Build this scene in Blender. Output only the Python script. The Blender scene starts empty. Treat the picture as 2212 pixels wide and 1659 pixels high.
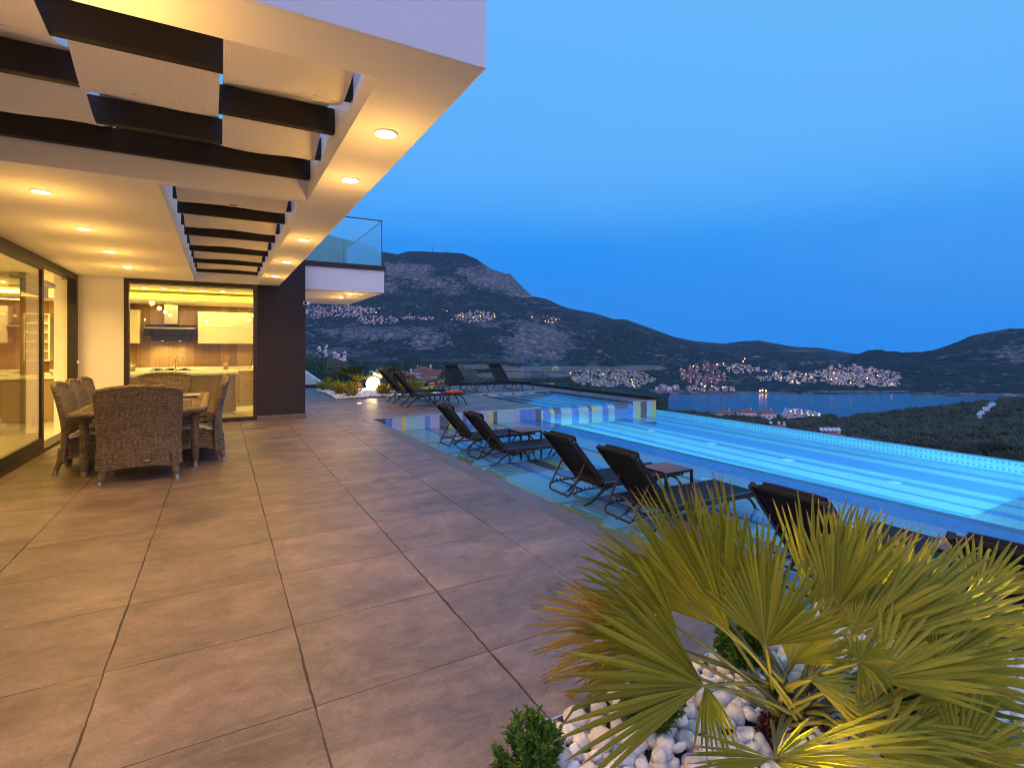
import bpy, math, random
import numpy as np
from mathutils import Vector, Matrix
R = math.radians
random.seed(7)
RNG = np.random.default_rng(11)
SC = bpy.context.scene
HAZE = 2.6e-5
COL = SC.collection

# ---------------------------------------------------------------- camera
F_PX, HEAD, YH, EYE = 1125.0, R(29.25), 751.0, 1.5
FX, FY = math.sin(HEAD), math.cos(HEAD)
cam_d = bpy.data.cameras.new('camera')
cam = bpy.data.objects.new('camera', cam_d); COL.objects.link(cam)
cam.location = (0, 0, EYE); cam.rotation_euler = (R(90), 0, -HEAD)
cam_d.sensor_width = 36; cam_d.lens = F_PX / 2212 * 36
cam_d.shift_y = -(829.5 - YH) / 2212
cam_d.clip_start = 0.05; cam_d.clip_end = 40000
SC.camera = cam
SC.view_settings.view_transform = 'Standard'; SC.view_settings.look = 'None'
SC.view_settings.exposure = 0; SC.view_settings.gamma = 1
SC.cycles.use_denoising = True
SC.cycles.sample_clamp_indirect = 6.0; SC.cycles.filter_width = 1.1
SC.cycles.max_bounces = 12; SC.cycles.transparent_max_bounces = 24
SC.cycles.transmission_bounces = 10; SC.cycles.glossy_bounces = 5; SC.cycles.diffuse_bounces = 4

def at_d(x, y, d):
    """world point seen at photo position (x, y of 2212 px) at forward distance d"""
    l = (x - 1106) * d / F_PX
    return Vector((d * FX + l * FY, d * FY - l * FX, EYE - (y - YH) * d / F_PX))
def at_z(x, y, z=0.0):
    return at_d(x, y, F_PX * (EYE - z) / (y - YH))

# ---------------------------------------------------------------- objects
def tag(o, label=None, cat=None, group=None, kind=None):
    if label: o['label'] = label
    if cat: o['category'] = cat
    if group: o['group'] = group
    if kind: o['kind'] = kind
    return o
def empty(name, loc=(0, 0, 0), rz=0, label=None, cat=None, group=None):
    o = bpy.data.objects.new(name, None); COL.objects.link(o)
    o.location = loc; o.rotation_euler = (0, 0, rz); o.empty_display_size = .1
    return tag(o, label, cat, group)
def copy_tree(o, parent=None, loc=None, rz=None, scale=None, label=None):
    c = o.copy(); COL.objects.link(c)
    if parent is not None: c.parent = parent
    if loc is not None: c.location = loc
    if rz is not None: c.rotation_euler = (0, 0, rz)
    if scale is not None: c.scale = scale if hasattr(scale, '__len__') else (scale,) * 3
    if label: c['label'] = label
    for ch in list(o.children): copy_tree(ch, c)
    return c

class MB:
    def __init__(s): s.v = []; s.f = []; s.m = []; s.sm = []
    def add(s, vs, fs, m=0, smooth=False):
        b = len(s.v); s.v += [tuple(p) for p in vs]
        for f in fs: s.f.append(tuple(i + b for i in f)); s.m.append(m); s.sm.append(smooth)
    def quad(s, a, b, c, d, m=0): s.add([a, b, c, d], [(0, 1, 2, 3)], m)
    def box(s, x0, x1, y0, y1, z0, z1, m=0, skip=''):
        v = [(x0,y0,z0),(x1,y0,z0),(x1,y1,z0),(x0,y1,z0),(x0,y0,z1),(x1,y0,z1),(x1,y1,z1),(x0,y1,z1)]
        fs = {'b':(0,3,2,1),'t':(4,5,6,7),'f':(0,1,5,4),'r':(1,2,6,5),'k':(2,3,7,6),'l':(3,0,4,7)}
        s.add(v, [fs[k] for k in fs if k not in skip], m)
    def bbox(s, x0, x1, y0, y1, z0, z1, b=.01, m=0):
        """box with all edges bevelled"""
        vs = []; idx = {}
        for sx in (0, 1):
            for sy in (0, 1):
                for sz in (0, 1):
                    X, Y, Z = (x0, x1)[sx], (y0, y1)[sy], (z0, z1)[sz]
                    dx, dy, dz = (b, -b)[sx], (b, -b)[sy], (b, -b)[sz]
                    idx[sx,sy,sz] = len(vs)
                    vs += [(X, Y+dy, Z+dz), (X+dx, Y, Z+dz), (X+dx, Y+dy, Z)]
        I = lambda a, k: idx[a] + k
        fs = [(I((0,0,0),0),I((0,0,1),0),I((0,1,1),0),I((0,1,0),0)), (I((1,0,0),0),I((1,1,0),0),I((1,1,1),0),I((1,0,1),0)),
              (I((0,0,0),1),I((1,0,0),1),I((1,0,1),1),I((0,0,1),1)), (I((0,1,0),1),I((0,1,1),1),I((1,1,1),1),I((1,1,0),1)),
              (I((0,0,0),2),I((0,1,0),2),I((1,1,0),2),I((1,0,0),2)), (I((0,0,1),2),I((1,0,1),2),I((1,1,1),2),I((0,1,1),2))]
        for a in (0, 1):
            for c in (0, 1):
                fs.append((I((a,c,0),0),I((a,c,0),1),I((a,c,1),1),I((a,c,1),0)))
                fs.append((I((a,0,c),0),I((a,0,c),2),I((a,1,c),2),I((a,1,c),0)))
                fs.append((I((0,a,c),1),I((0,a,c),2),I((1,a,c),2),I((1,a,c),1)))
        for k in idx.values(): fs.append((k, k+1, k+2))
        s.add(vs, fs, m)
    def tube(s, pts, r, n=8, m=0, cap=True, smooth=True):
        pts = [Vector(p) for p in pts]; k = len(pts)
        rs = r if hasattr(r, '__len__') else [r] * k
        vs = []; up = None
        for i, p in enumerate(pts):
            t = (pts[min(i+1, k-1)] - pts[max(i-1, 0)]).normalized()
            if up is None: up = Vector((0, 0, 1)) if abs(t.z) < .9 else Vector((1, 0, 0))
            u = (up - t * up.dot(t))
            u = u.normalized() if u.length > 1e-5 else t.orthogonal().normalized()
            w = t.cross(u); up = u
            for j in range(n):
                a = 2 * math.pi * j / n
                vs.append(p + (u * math.cos(a) + w * math.sin(a)) * rs[i])
        fs = [(i*n+j, i*n+(j+1) % n, (i+1)*n+(j+1) % n, (i+1)*n+j) for i in range(k-1) for j in range(n)]
        s.add(vs, fs, m, smooth)
        if cap:
            s.add(vs[:n], [tuple(range(n))[::-1]], m); s.add(vs[-n:], [tuple(range(n))], m)
    def lathe(s, prof, c=(0, 0, 0), n=20, m=0, smooth=True):
        vs = [(c[0] + r * math.cos(2*math.pi*j/n), c[1] + r * math.sin(2*math.pi*j/n), c[2] + z) for r, z in prof for j in range(n)]
        fs = [(i*n+j, i*n+(j+1) % n, (i+1)*n+(j+1) % n, (i+1)*n+j) for i in range(len(prof)-1) for j in range(n)]
        s.add(vs, fs, m, smooth)
    def prism(s, poly, z0, z1, m=0):
        n = len(poly)
        s.add([(x, y, z0) for x, y in poly] + [(x, y, z1) for x, y in poly],
              [tuple(range(n))[::-1], tuple(range(n, 2*n))] + [(i, (i+1) % n, n+(i+1) % n, n+i) for i in range(n)], m)
    def grid(s, P, m=0, smooth=True):
        a, b = len(P), len(P[0])
        s.add([p for row in P for p in row], [(i*b+j, i*b+j+1, (i+1)*b+j+1, (i+1)*b+j) for i in range(a-1) for j in range(b-1)], m, smooth)
    def shell(s, P, off, m=0, smooth=True):
        """closed sheet with thickness: grid P and the same grid moved by off(i, j)"""
        a, b = len(P), len(P[0])
        Q = [[Vector(P[i][j]) + Vector(off(i, j)) for j in range(b)] for i in range(a)]
        s.grid(P, m, smooth); s.grid([r[::-1] for r in Q], m, smooth)
        ring = [(i, 0) for i in range(a)] + [(a-1, j) for j in range(1, b)] + [(i, b-1) for i in range(a-2, -1, -1)] + [(0, j) for j in range(b-2, 0, -1)]
        k = len(ring)
        s.add([P[i][j] for i, j in ring] + [Q[i][j] for i, j in ring], [(i, (i+1) % k, k+(i+1) % k, k+i) for i in range(k)], m)
    def build(s, name, mats, parent=None, loc=None):
        me = bpy.data.meshes.new(name); me.from_pydata(s.v, [], s.f)
        if not isinstance(mats, (list, tuple)): mats = [mats]
        for x in mats: me.materials.append(x)
        me.polygons.foreach_set('material_index', s.m)
        me.polygons.foreach_set('use_smooth', s.sm)
        me.update()
        o = bpy.data.objects.new(name, me); COL.objects.link(o)
        if parent is not None: o.parent = parent
        if loc is not None: o.location = loc
        return o

def np_mesh(name, V, Q, mats, mi=None, smooth=None, parent=None, attrs=None, uv=None):
    """V (n,3); Q (m,k) faces of one size k"""
    me = bpy.data.meshes.new(name); k = Q.shape[1]; m = len(Q)
    me.vertices.add(len(V)); me.vertices.foreach_set('co', np.ascontiguousarray(V, dtype=np.float32).ravel())
    me.loops.add(m*k); me.loops.foreach_set('vertex_index', np.ascontiguousarray(Q, dtype=np.int32).ravel())
    me.polygons.add(m); me.polygons.foreach_set('loop_start', np.arange(0, m*k, k, dtype=np.int32))
    if not isinstance(mats, (list, tuple)): mats = [mats]
    for x in mats: me.materials.append(x)
    if mi is not None: me.polygons.foreach_set('material_index', np.ascontiguousarray(mi, dtype=np.int32))
    me.polygons.foreach_set('use_smooth', np.full(m, bool(smooth)))
    if attrs:
        for an, av in attrs.items():
            a = me.attributes.new(an, 'FLOAT', 'POINT'); a.data.foreach_set('value', np.ascontiguousarray(av, dtype=np.float32))
    me.update(calc_edges=True); me.validate()
    o = bpy.data.objects.new(name, me); COL.objects.link(o)
    if parent is not None: o.parent = parent
    return o

# ---------------------------------------------------------------- materials
class NT:
    def __init__(s, mat): s.m = mat; s.t = mat.node_tree; s.L = s.t.links
    def n(s, typ, **kw):
        x = s.t.nodes.new('ShaderNode' + typ)
        for k, v in kw.items():
            if k == 'inp':
                for a, b in v.items():
                    if hasattr(b, 'node'): s.L.new(b, x.inputs[a])
                    else: x.inputs[a].default_value = b
            else: setattr(x, k, v)
        return x
    def math(s, op, a, b=0.0, clamp=False):
        x = s.n('Math', operation=op, use_clamp=clamp)
        for i, q in enumerate((a, b)):
            if hasattr(q, 'node'): s.L.new(q, x.inputs[i])
            else: x.inputs[i].default_value = q
        return x.outputs[0]
    def ramp(s, fac, stops, interp='LINEAR'):
        x = s.n('ValToRGB'); e = x.color_ramp; e.interpolation = interp
        while len(e.elements) < len(stops): e.elements.new(.5)
        for el, (p, c) in zip(e.elements, stops):
            el.position = p; el.color = (*c, 1) if len(c) == 3 else c
        s.L.new(fac, x.inputs[0]); return x.outputs[0]
    def mix(s, fac, a, b, blend='MIX'):
        x = s.n('MixRGB', blend_type=blend)
        for i, q in enumerate((fac, a, b)):
            if hasattr(q, 'node'): s.L.new(q, x.inputs[i])
            elif i == 0: x.inputs[0].default_value = q
            else: x.inputs[i].default_value = (*q, 1)
        return x.outputs[0]
    def noise(s, scale, detail=4, rough=.55, vec=None, dist=0.0):
        x = s.n('TexNoise', inp={'Scale': scale, 'Detail': detail, 'Roughness': rough, 'Distortion': dist})
        if vec is not None: s.L.new(vec, x.inputs['Vector'])
        return x.outputs['Fac']
    def obj(s, scale=(1, 1, 1), rot=(0, 0, 0), loc=(0, 0, 0)):
        c = s.n('TexCoord'); mp = s.n('Mapping', inp={'Scale': scale, 'Rotation': rot, 'Location': loc})
        s.L.new(c.outputs['Object'], mp.inputs['Vector']); return mp.outputs[0]
    def bump(s, hgt, strength=.3, dist=.01):
        x = s.n('Bump', inp={'Strength': strength, 'Distance': dist}); s.L.new(hgt, x.inputs['Height']); return x.outputs[0]

def M(name, col=(.5, .5, .5), rough=.6, metal=0.0, spec=.5, fn=None, **kw):
    m = bpy.data.materials.new(name); m.use_nodes = True
    b = m.node_tree.nodes['Principled BSDF']
    b.inputs['Base Color'].default_value = (*col, 1); b.inputs['Roughness'].default_value = rough
    b.inputs['Metallic'].default_value = metal; b.inputs['Specular IOR Level'].default_value = spec
    for k, v in kw.items(): b.inputs[k].default_value = v
    if fn:
        t = NT(m); fn(t, b)
    return m
def varied(c1, c2, scale=3.0, bump=.0, bscale=40, bdist=.004, stretch=(1, 1, 1)):
    def fn(t, b):
        v = t.obj(stretch)
        f = t.noise(scale, 5, .6, v)
        t.L.new(t.ramp(f, [(.3, c1), (.7, c2)]), b.inputs['Base Color'])
        if bump: t.L.new(t.bump(t.noise(bscale, 4, .6, v), bump, bdist), b.inputs['Normal'])
    return fn
def emis(name, col, strength):
    m = bpy.data.materials.new(name); m.use_nodes = True; nt = m.node_tree
    nt.nodes.clear(); t = NT(m)
    e = t.n('Emission', inp={'Color': (*col, 1), 'Strength': strength}); o = t.n('OutputMaterial'); t.L.new(e.outputs[0], o.inputs[0])
    return m
def glass(name, tint=(.9, .96, .95), ior=1.5, rough=0.0, extra=0.0, gcol=(1, 1, 1)):
    m = bpy.data.materials.new(name); m.use_nodes = True; m.node_tree.nodes.clear(); t = NT(m)
    bf = t.n('NewGeometry').outputs['Backfacing']
    fr = t.n('Fresnel', inp={'IOR': t.math('ADD', ior, t.math('MULTIPLY', bf, 1 / ior - ior))}); tr = t.n('BsdfTransparent', inp={'Color': (*tint, 1)})
    gl = t.n('BsdfGlossy', inp={'Color': (*gcol, 1), 'Roughness': rough}); mx = t.n('MixShader'); o = t.n('OutputMaterial')
    f = t.math('ADD', fr.outputs[0], extra, True)
    t.L.new(f, mx.inputs[0]); t.L.new(tr.outputs[0], mx.inputs[1]); t.L.new(gl.outputs[0], mx.inputs[2]); t.L.new(mx.outputs[0], o.inputs[0])
    return m

W = {}
W['stucco'] = M('white_stucco', (.76, .75, .74), .9, fn=varied((.72, .71, .70), (.79, .78, .77), 1.2, .35, 160, .003))
W['soffit'] = M('soffit_paint', (.82, .78, .70), .85, fn=varied((.80, .76, .68), (.84, .80, .72), .8, .12, 90, .002))
W['cream'] = M('cream_paint', (.80, .75, .67), .85, fn=varied((.78, .73, .65), (.82, .77, .69), .7, .1, 80, .002))
W['aubergine'] = M('dark_column_plaster', (.04, .032, .038), .8, fn=varied((.020, .015, .020), (.027, .021, .026), 2, .15, 120, .002))
W['stone'] = M('plinth_stone', (.14, .115, .10), .6, fn=varied((.11, .09, .08), (.17, .14, .125), 6, .2, 60))
W['frame'] = M('anodised_frame', (.035, .03, .026), .42, .3, fn=varied((.032, .027, .024), (.04, .034, .03), 8))
W['beam'] = M('dark_pergola_beam', (.010, .009, .011), .6, spec=.25, fn=varied((.018, .015, .016), (.027, .023, .023), 4, .1, 60))
W['black_rail'] = M('black_coping', (.012, .011, .012), .5, fn=varied((.010, .009, .010), (.016, .014, .015), 5))
W['trim'] = M('brushed_trim', (.62, .64, .66), .35, .8, fn=varied((.58, .60, .62), (.66, .68, .70), 12))
W['steel'] = M('brushed_steel', (.45, .42, .37), .35, 1.0, fn=varied((.40, .37, .33), (.50, .47, .42), 20))
W['chrome'] = M('chrome', (.8, .8, .8), .08, 1.0, fn=varied((.78, .78, .78), (.84, .84, .84), 5))
def fabric_fn(t, b):
    v = t.obj()
    w = t.n('TexWave', wave_type='BANDS', bands_direction='X', inp={'Scale': 26.0, 'Distortion': .6, 'Detail': 1.0, 'Detail Scale': 2.0}); t.L.new(v, w.inputs['Vector'])
    t.L.new(t.ramp(w.outputs['Fac'], [(0, (.66, .62, .55)), (1, (.76, .72, .65))]), b.inputs['Base Color'])
    t.L.new(t.bump(w.outputs['Fac'], .3, .003), b.inputs['Normal'])
W['shade'] = M('woven_shade_fabric', (.7, .67, .62), .9, fn=fabric_fn)
W['shade'].node_tree.nodes['Principled BSDF'].inputs['Transmission Weight'].default_value = 0
W['glass'] = glass('clear_glass', (.84, .93, .91), 1.5)
W['balglass'] = glass('green_tinted_glass', (.50, .86, .90), 1.52, 0, .10, (.45, .95, 1))
W['winglass'] = glass('window_glass', (.92, .94, .90), 1.5)
W['doorglass'] = glass('door_glass', (.80, .80, .72), 1.6, 0, .12)
W['lamp'] = emis('warm_lamp_disc', (1, .68, .22), 40)
W['lampin'] = emis('warm_lamp_inside', (1, .80, .42), 30)
W['globe'] = emis('globe_lamp_glow', (1, .70, .32), 26)
W['cove'] = emis('yellow_cove_strip', (1, .66, .06), 3.0)
W['led'] = emis('turquoise_pool_led', (.25, .88, 1.0), 2.0)

def tiles_fn(t, b):
    v = t.obj()
    sep = t.n('SeparateXYZ'); t.L.new(v, sep.inputs[0])
    TX, TY, OX, OY = .8157, .7168, -.47, 5.172
    wob = t.math('MULTIPLY', t.math('SUBTRACT', t.noise(5.0, 3, .6, v), .5), .02)
    def axis(c, T, O):
        q = t.math('DIVIDE', t.math('SUBTRACT', t.math('ADD', c, wob), O), T)
        fr = t.math('ABSOLUTE', t.math('SUBTRACT', t.math('FRACT', t.math('ADD', q, .5)), .5))
        return t.math('MULTIPLY', fr, T), t.math('FLOOR', q)
    dx, ix = axis(sep.outputs[0], TX, OX); dy, iy = axis(sep.outputs[1], TY, OY)
    wx = t.math('ADD', t.math('MULTIPLY', t.noise(1.1, 4, .65, v), .020), -.0055)
    wx = t.math('MAXIMUM', wx, .0022)
    jx = t.math('LESS_THAN', dx, wx); jy = t.math('LESS_THAN', dy, t.math('MULTIPLY', wx, .62))
    joint = t.math('MAXIMUM', jx, jy)
    cell = t.n('CombineXYZ'); t.L.new(ix, cell.inputs[0]); t.L.new(iy, cell.inputs[1])
    wn = t.n('TexWhiteNoise', noise_dimensions='3D'); t.L.new(cell.outputs[0], wn.inputs['Vector'])
    off = t.n('VectorMath', operation='MULTIPLY_ADD'); t.L.new(wn.outputs['Color'], off.inputs[0]); off.inputs[1].default_value = (9, 9, 9); t.L.new(v, off.inputs[2])
    st = t.n('Mapping', inp={'Scale': (.95, 1.35, 1), 'Rotation': (0, 0, .25)}); t.L.new(off.outputs[0], st.inputs['Vector'])
    n1 = t.noise(1.9, 12, .72, st.outputs[0], .5); n2 = t.noise(7.0, 10, .8, st.outputs[0], .8)
    f = t.math('ADD', t.math('MULTIPLY', n1, .52), t.math('MULTIPLY', n2, .48))
    f = t.math('ADD', f, t.math('MULTIPLY', t.math('SUBTRACT', wn.outputs['Value'], .5), .05))
    c = t.ramp(f, [(.37, (.082, .063, .058)), (.46, (.122, .094, .085)), (.53, (.160, .122, .109)), (.63, (.220, .171, .152))])
    cl = t.noise(.9, 10, .72, t.obj((.55, 1.35, 1), (0, 0, .2)), 1.2)
    c = t.mix(1.0, c, t.ramp(cl, [(.34, (.66, .65, .68)), (.50, (1, 1, 1)), (.70, (1.25, 1.2, 1.16))]), 'MULTIPLY')
    gr = t.noise(85, 3, .7, v); c = t.mix(1.0, c, t.ramp(gr, [(.32, (.84,)*3), (.68, (1.16,)*3)]), 'MULTIPLY')
    scr = t.noise(3.0, 6, .7, t.obj((.6, 9, 1), (0, 0, .5)), 1.5)
    c = t.mix(t.ramp(scr, [(.58, (0, 0, 0)), (.70, (.40, .40, .40))]), c, (.25, .21, .19))
    c = t.mix(joint, c, (.045, .034, .026))
    t.L.new(c, b.inputs['Base Color'])
    rr = t.ramp(t.noise(2.6, 6, .65, st.outputs[0], .5), [(.3, (.34,)*3), (.7, (.56,)*3)])
    t.L.new(t.mix(joint, rr, (.9, .9, .9)), b.inputs['Roughness'])
    hgt = t.math('SUBTRACT', t.math('MULTIPLY', f, .12), joint)
    t.L.new(t.bump(hgt, .35, .004), b.inputs['Normal'])
W['tiles'] = M('terrace_tiles', (.2, .16, .15), .4, fn=tiles_fn)
W['coping'] = M('pool_coping', (.17, .14, .13), .42, fn=varied((.085, .066, .062), (.13, .105, .096), 3, .1, 30, .003, (2.5, .8, 1)))
def planks_fn(cols, width, axis=0, gap=.004):
    def fn(t, b):
        v = t.obj(); sep = t.n('SeparateXYZ'); t.L.new(v, sep.inputs[0])
        q = t.math('DIVIDE', sep.outputs[axis], width)
        fr = t.math('FRACT', q); wn = t.n('TexWhiteNoise', noise_dimensions='1D'); t.L.new(t.math('FLOOR', q), wn.inputs['W'])
        sc = [22, 22, 22]; sc[2] = .8
        if axis == 2: sc = [.8, 22, 22]
        g = t.noise(1.0, 6, .6, t.obj(tuple(sc)), .4)
        f = t.math('ADD', t.math('MULTIPLY', g, .5), t.math('MULTIPLY', wn.outputs['Value'], .5))
        c = t.ramp(f, [(.2, cols[0]), (.5, cols[1]), (.8, cols[2])])
        c = t.mix(t.math('LESS_THAN', fr, gap / width), c, tuple(x * .3 for x in cols[0]))
        t.L.new(c, b.inputs['Base Color'])
    return fn
W['woodwall'] = M('wood_panel_wall', (.3, .2, .1), .5, fn=planks_fn([(.22, .11, .035), (.34, .19, .065), (.46, .29, .11)], .19))
W['redwood'] = M('red_wood_panel', (.3, .14, .06), .5, fn=planks_fn([(.22, .10, .05), (.30, .14, .07), (.34, .17, .085)], .35))
W['tabletopwood'] = M('red_slat_wood', (.26, .10, .06), .5, fn=planks_fn([(.20, .075, .05), (.27, .11, .07), (.33, .15, .10)], .06, 1, .006))
W['lacquer'] = M('cream_lacquer', (.68, .63, .52), .25, fn=varied((.66, .61, .50), (.70, .65, .54), 2))
W['taupe'] = M('taupe_lacquer', (.34, .25, .16), .22, fn=varied((.33, .24, .155), (.35, .26, .165), 2))
W['worktop'] = M('white_worktop', (.82, .80, .76), .15, fn=varied((.80, .78, .74), (.84, .82, .78), 9))
W['intfloor'] = M('pale_interior_floor', (.72, .68, .60), .2, fn=varied((.68, .64, .56), (.75, .71, .63), 1.5))
W['blackglass'] = M('black_glass', (.012, .011, .011), .3, spec=.2, fn=varied((.010, .009, .009), (.016, .014, .014), 5))
W['iron'] = M('cast_iron', (.02, .02, .02), .6, fn=varied((.015, .015, .015), (.03, .03, .03), 20))
W['bamboo'] = M('pale_wood', (.45, .26, .10), .6, fn=varied((.38, .21, .08), (.5, .30, .13), 12))
W['rattan'] = M('red_rattan', (.16, .055, .025), .5, fn=varied((.11, .036, .017), (.21, .08, .036), 18))
W['white'] = M('white_paint', (.8, .8, .8), .5, fn=varied((.77, .77, .77), (.83, .83, .83), 4))

def wicker_fn(t, b):
    v = t.obj()
    sep = t.n('SeparateXYZ'); t.L.new(v, sep.inputs[0])
    h = t.math('ADD', sep.outputs[0], sep.outputs[1])
    z = sep.outputs[2]
    col = t.math('FLOOR', t.math('DIVIDE', h, .022)); row = t.math('FLOOR', t.math('DIVIDE', z, .009))
    par = t.math('MODULO', t.math('ABSOLUTE', t.math('ADD', col, row)), 2.0)
    fx = t.math('ABSOLUTE', t.math('SINE', t.math('MULTIPLY', h, math.pi / .034)))
    fz = t.math('ABSOLUTE', t.math('SINE', t.math('MULTIPLY', z, math.pi / .019)))
    over = t.math('MULTIPLY', fz, t.math('ADD', t.math('MULTIPLY', t.math('MULTIPLY', fx, par), .8), .35))
    nz = t.noise(9, 4, .6, t.obj((1, 1, 3)))
    cell = t.n('CombineXYZ'); t.L.new(col, cell.inputs[0]); t.L.new(row, cell.inputs[1])
    wn = t.n('TexWhiteNoise', noise_dimensions='2D'); t.L.new(cell.outputs[0], wn.inputs['Vector'])
    f = t.math('ADD', t.math('MULTIPLY', nz, .6), t.math('MULTIPLY', wn.outputs['Value'], .4))
    c = t.ramp(f, [(.25, (.085, .062, .034)), (.5, (.17, .13, .076)), (.75, (.27, .21, .13))])
    c = t.mix(t.math('LESS_THAN', over, .20), c, (.02, .013, .009))
    t.L.new(c, b.inputs['Base Color']); t.L.new(t.bump(over, .9, .006), b.inputs['Normal'])
W['wicker'] = M('brown_wicker', (.16, .11, .065), .55, fn=wicker_fn)
W['cushion'] = M('cream_cushion', (.72, .68, .58), .9, fn=varied((.68, .64, .54), (.76, .72, .62), 14, .3, 150, .002))
W['tableglass'] = M('table_glass_over_weave', (.20, .15, .10), .06, fn=varied((.15, .11, .07), (.24, .18, .12), 6))
def sling_fn(t, b):
    v = t.obj()
    ck = t.n('TexChecker', inp={'Scale': 420.0, 'Color1': (.012, .011, .012, 1), 'Color2': (.024, .021, .021, 1)}); t.L.new(v, ck.inputs['Vector'])
    t.L.new(t.mix(t.noise(3, 4, .6, v), ck.outputs[0], (.026, .021, .018)), b.inputs['Base Color'])
    t.L.new(t.bump(t.noise(300, 2, .5, v), .2, .001), b.inputs['Normal'])
W['sling'] = M('dark_sling_fabric', (.015, .014, .015), .6, spec=.12, fn=sling_fn)
W['bronze'] = M('dark_bronze_tube', (.030, .022, .018), .38, .4, fn=varied((.026, .019, .016), (.038, .028, .023), 15))
W['bolt'] = M('bright_bolt', (.6, .6, .62), .3, 1.0)
W['green_cloth'] = M('lime_towel', (.25, .62, .03), .95, fn=varied((.20, .55, .02), (.30, .68, .05), 25, .5, 200, .004))
W['orange_cloth'] = M('orange_towel', (.85, .16, .02), .95, fn=varied((.78, .13, .015), (.9, .2, .03), 25, .5, 200, .004))
W['juice'] = M('orange_juice', (.75, .22, .02), .25, fn=varied((.7, .2, .02), (.8, .26, .03), 20))
W['fruit'] = M('mixed_fruit', (.6, .2, .05), .5, fn=varied((.55, .05, .03), (.8, .5, .05), 30))
def page_fn(t, b):
    v = t.obj()
    vo = t.n('TexVoronoi', inp={'Scale': 14.0}); t.L.new(v, vo.inputs['Vector'])
    c = t.ramp(vo.outputs['Distance'], [(.25, (.10, .30, .22)), (.32, (.82, .84, .86))], 'LINEAR')
    t.L.new(c, b.inputs['Base Color'])
W['page'] = M('magazine_page', (.8, .8, .8), .4, fn=page_fn)

# pool mosaics: one colour each, grout grid 25 mm
def mosaic(name, col, var=.12, dash=False):
    def fn(t, b):
        v = t.obj(); sep = t.n('SeparateXYZ'); t.L.new(v, sep.inputs[0])
        g = t.n('NewGeometry'); ns = t.n('SeparateXYZ'); t.L.new(g.outputs['True Normal'], ns.inputs[0])
        tot = None; ids = t.n('CombineXYZ')
        for a in range(3):
            q = t.math('DIVIDE', t.math('ADD', sep.outputs[a], .0031), .025)
            t.L.new(t.math('FLOOR', q), ids.inputs[a])
            l = t.math('LESS_THAN', t.math('FRACT', q), .12)
            l = t.math('MULTIPLY', l, t.math('LESS_THAN', t.math('ABSOLUTE', ns.outputs[a]), .7))
            tot = l if tot is None else t.math('MAXIMUM', tot, l)
        wn = t.n('TexWhiteNoise', noise_dimensions='3D'); t.L.new(ids.outputs[0], wn.inputs['Vector'])
        c = t.mix(wn.outputs['Value'], tuple(x * (1 - var) for x in col), tuple(min(1, x * (1 + var)) for x in col))
        if dash:
            dsh = t.math('GREATER_THAN', t.math('FRACT', t.math('DIVIDE', sep.outputs[1], .075)), .45)
            c = t.mix(dsh, c, (.04, .15, .24))
        grout = (.62, .70, .72) if sum(col) < 1.2 else (.40, .50, .52)
        c = t.mix(t.math('MULTIPLY', tot, .55), c, grout)
        t.L.new(c, b.inputs['Base Color'])
    return M(name, col, .22, fn=fn)
MOS = [mosaic('mosaic_pale_green', (.31, .53, .53)), mosaic('mosaic_blue', (.05, .20, .55), .2), mosaic('mosaic_lilac_grey', (.38, .42, .52)),
       mosaic('mosaic_yellow', (.62, .52, .05)), mosaic('mosaic_dark', (.045, .055, .085), .3), mosaic('mosaic_dashed', (.34, .58, .60), .1, True)]

def water(name, bump=.02, scale=3.0, rough=.0):
    m = bpy.data.materials.new(name); m.use_nodes = True; m.node_tree.nodes.clear(); t = NT(m)
    gl = t.n('BsdfGlass', inp={'Color': (.90, .985, 1, 1), 'Roughness': rough, 'IOR': 1.333}); o = t.n('OutputMaterial')
    t.L.new(t.bump(t.noise(scale, 3, .5, t.obj()), bump, .02), gl.inputs['Normal'])
    t.L.new(gl.outputs[0], o.inputs[0]); return m
W['water'] = water('pool_water', .035, 2.4)
def sea_fn(t, b):
    v = t.obj((1, 1, 1))
    t.L.new(t.bump(t.noise(.05, 6, .6, v), .25, 1.2), b.inputs['Normal'])
    t.L.new(t.ramp(t.noise(.004, 4, .6, t.obj((1, 3, 1))), [(.35, (.004, .015, .055)), (.7, (.007, .022, .07))]), b.inputs['Base Color'])
W['sea'] = M('sea_water', (.008, .03, .09), .22, spec=.16, fn=sea_fn, IOR=1.33)

def leaf_mat(name, c1, c2, tip=None, sub=.0, rough=.5, sc=6.0, wr=.65):
    def fn(t, b):
        g = t.n('NewGeometry'); rnd = g.outputs['Random Per Island']
        v = t.obj(); f = t.math('ADD', t.math('MULTIPLY', rnd, wr), t.math('MULTIPLY', t.noise(sc, 3, .6, v), 1 - wr))
        c = t.ramp(f, [(.2, c1), (.8, c2)])
        if tip is not None:
            a = t.n('Attribute', attribute_name='along')
            c = t.mix(t.ramp(t.math('ADD', a.outputs['Fac'], t.math('MULTIPLY', t.math('SUBTRACT', rnd, .5), .10)), [(.90, (0,)*3), (.96, (1,)*3)]), c, tip)
        t.L.new(c, b.inputs['Base Color'])
        tr = t.n('BsdfTranslucent'); t.L.new(c, tr.inputs['Color'])
        mx = t.n('MixShader', inp={0: sub}); out = [n for n in t.t.nodes if n.type == 'OUTPUT_MATERIAL'][0]
        t.L.new(b.outputs[0], mx.inputs[1]); t.L.new(tr.outputs[0], mx.inputs[2]); t.L.new(mx.outputs[0], out.inputs[0])
    return M(name, c1, rough, spec=.22, fn=fn)
W['frond'] = leaf_mat('palm_frond', (.15, .165, .010), (.33, .31, .022), (.34, .21, .08), .35, .55)
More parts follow.
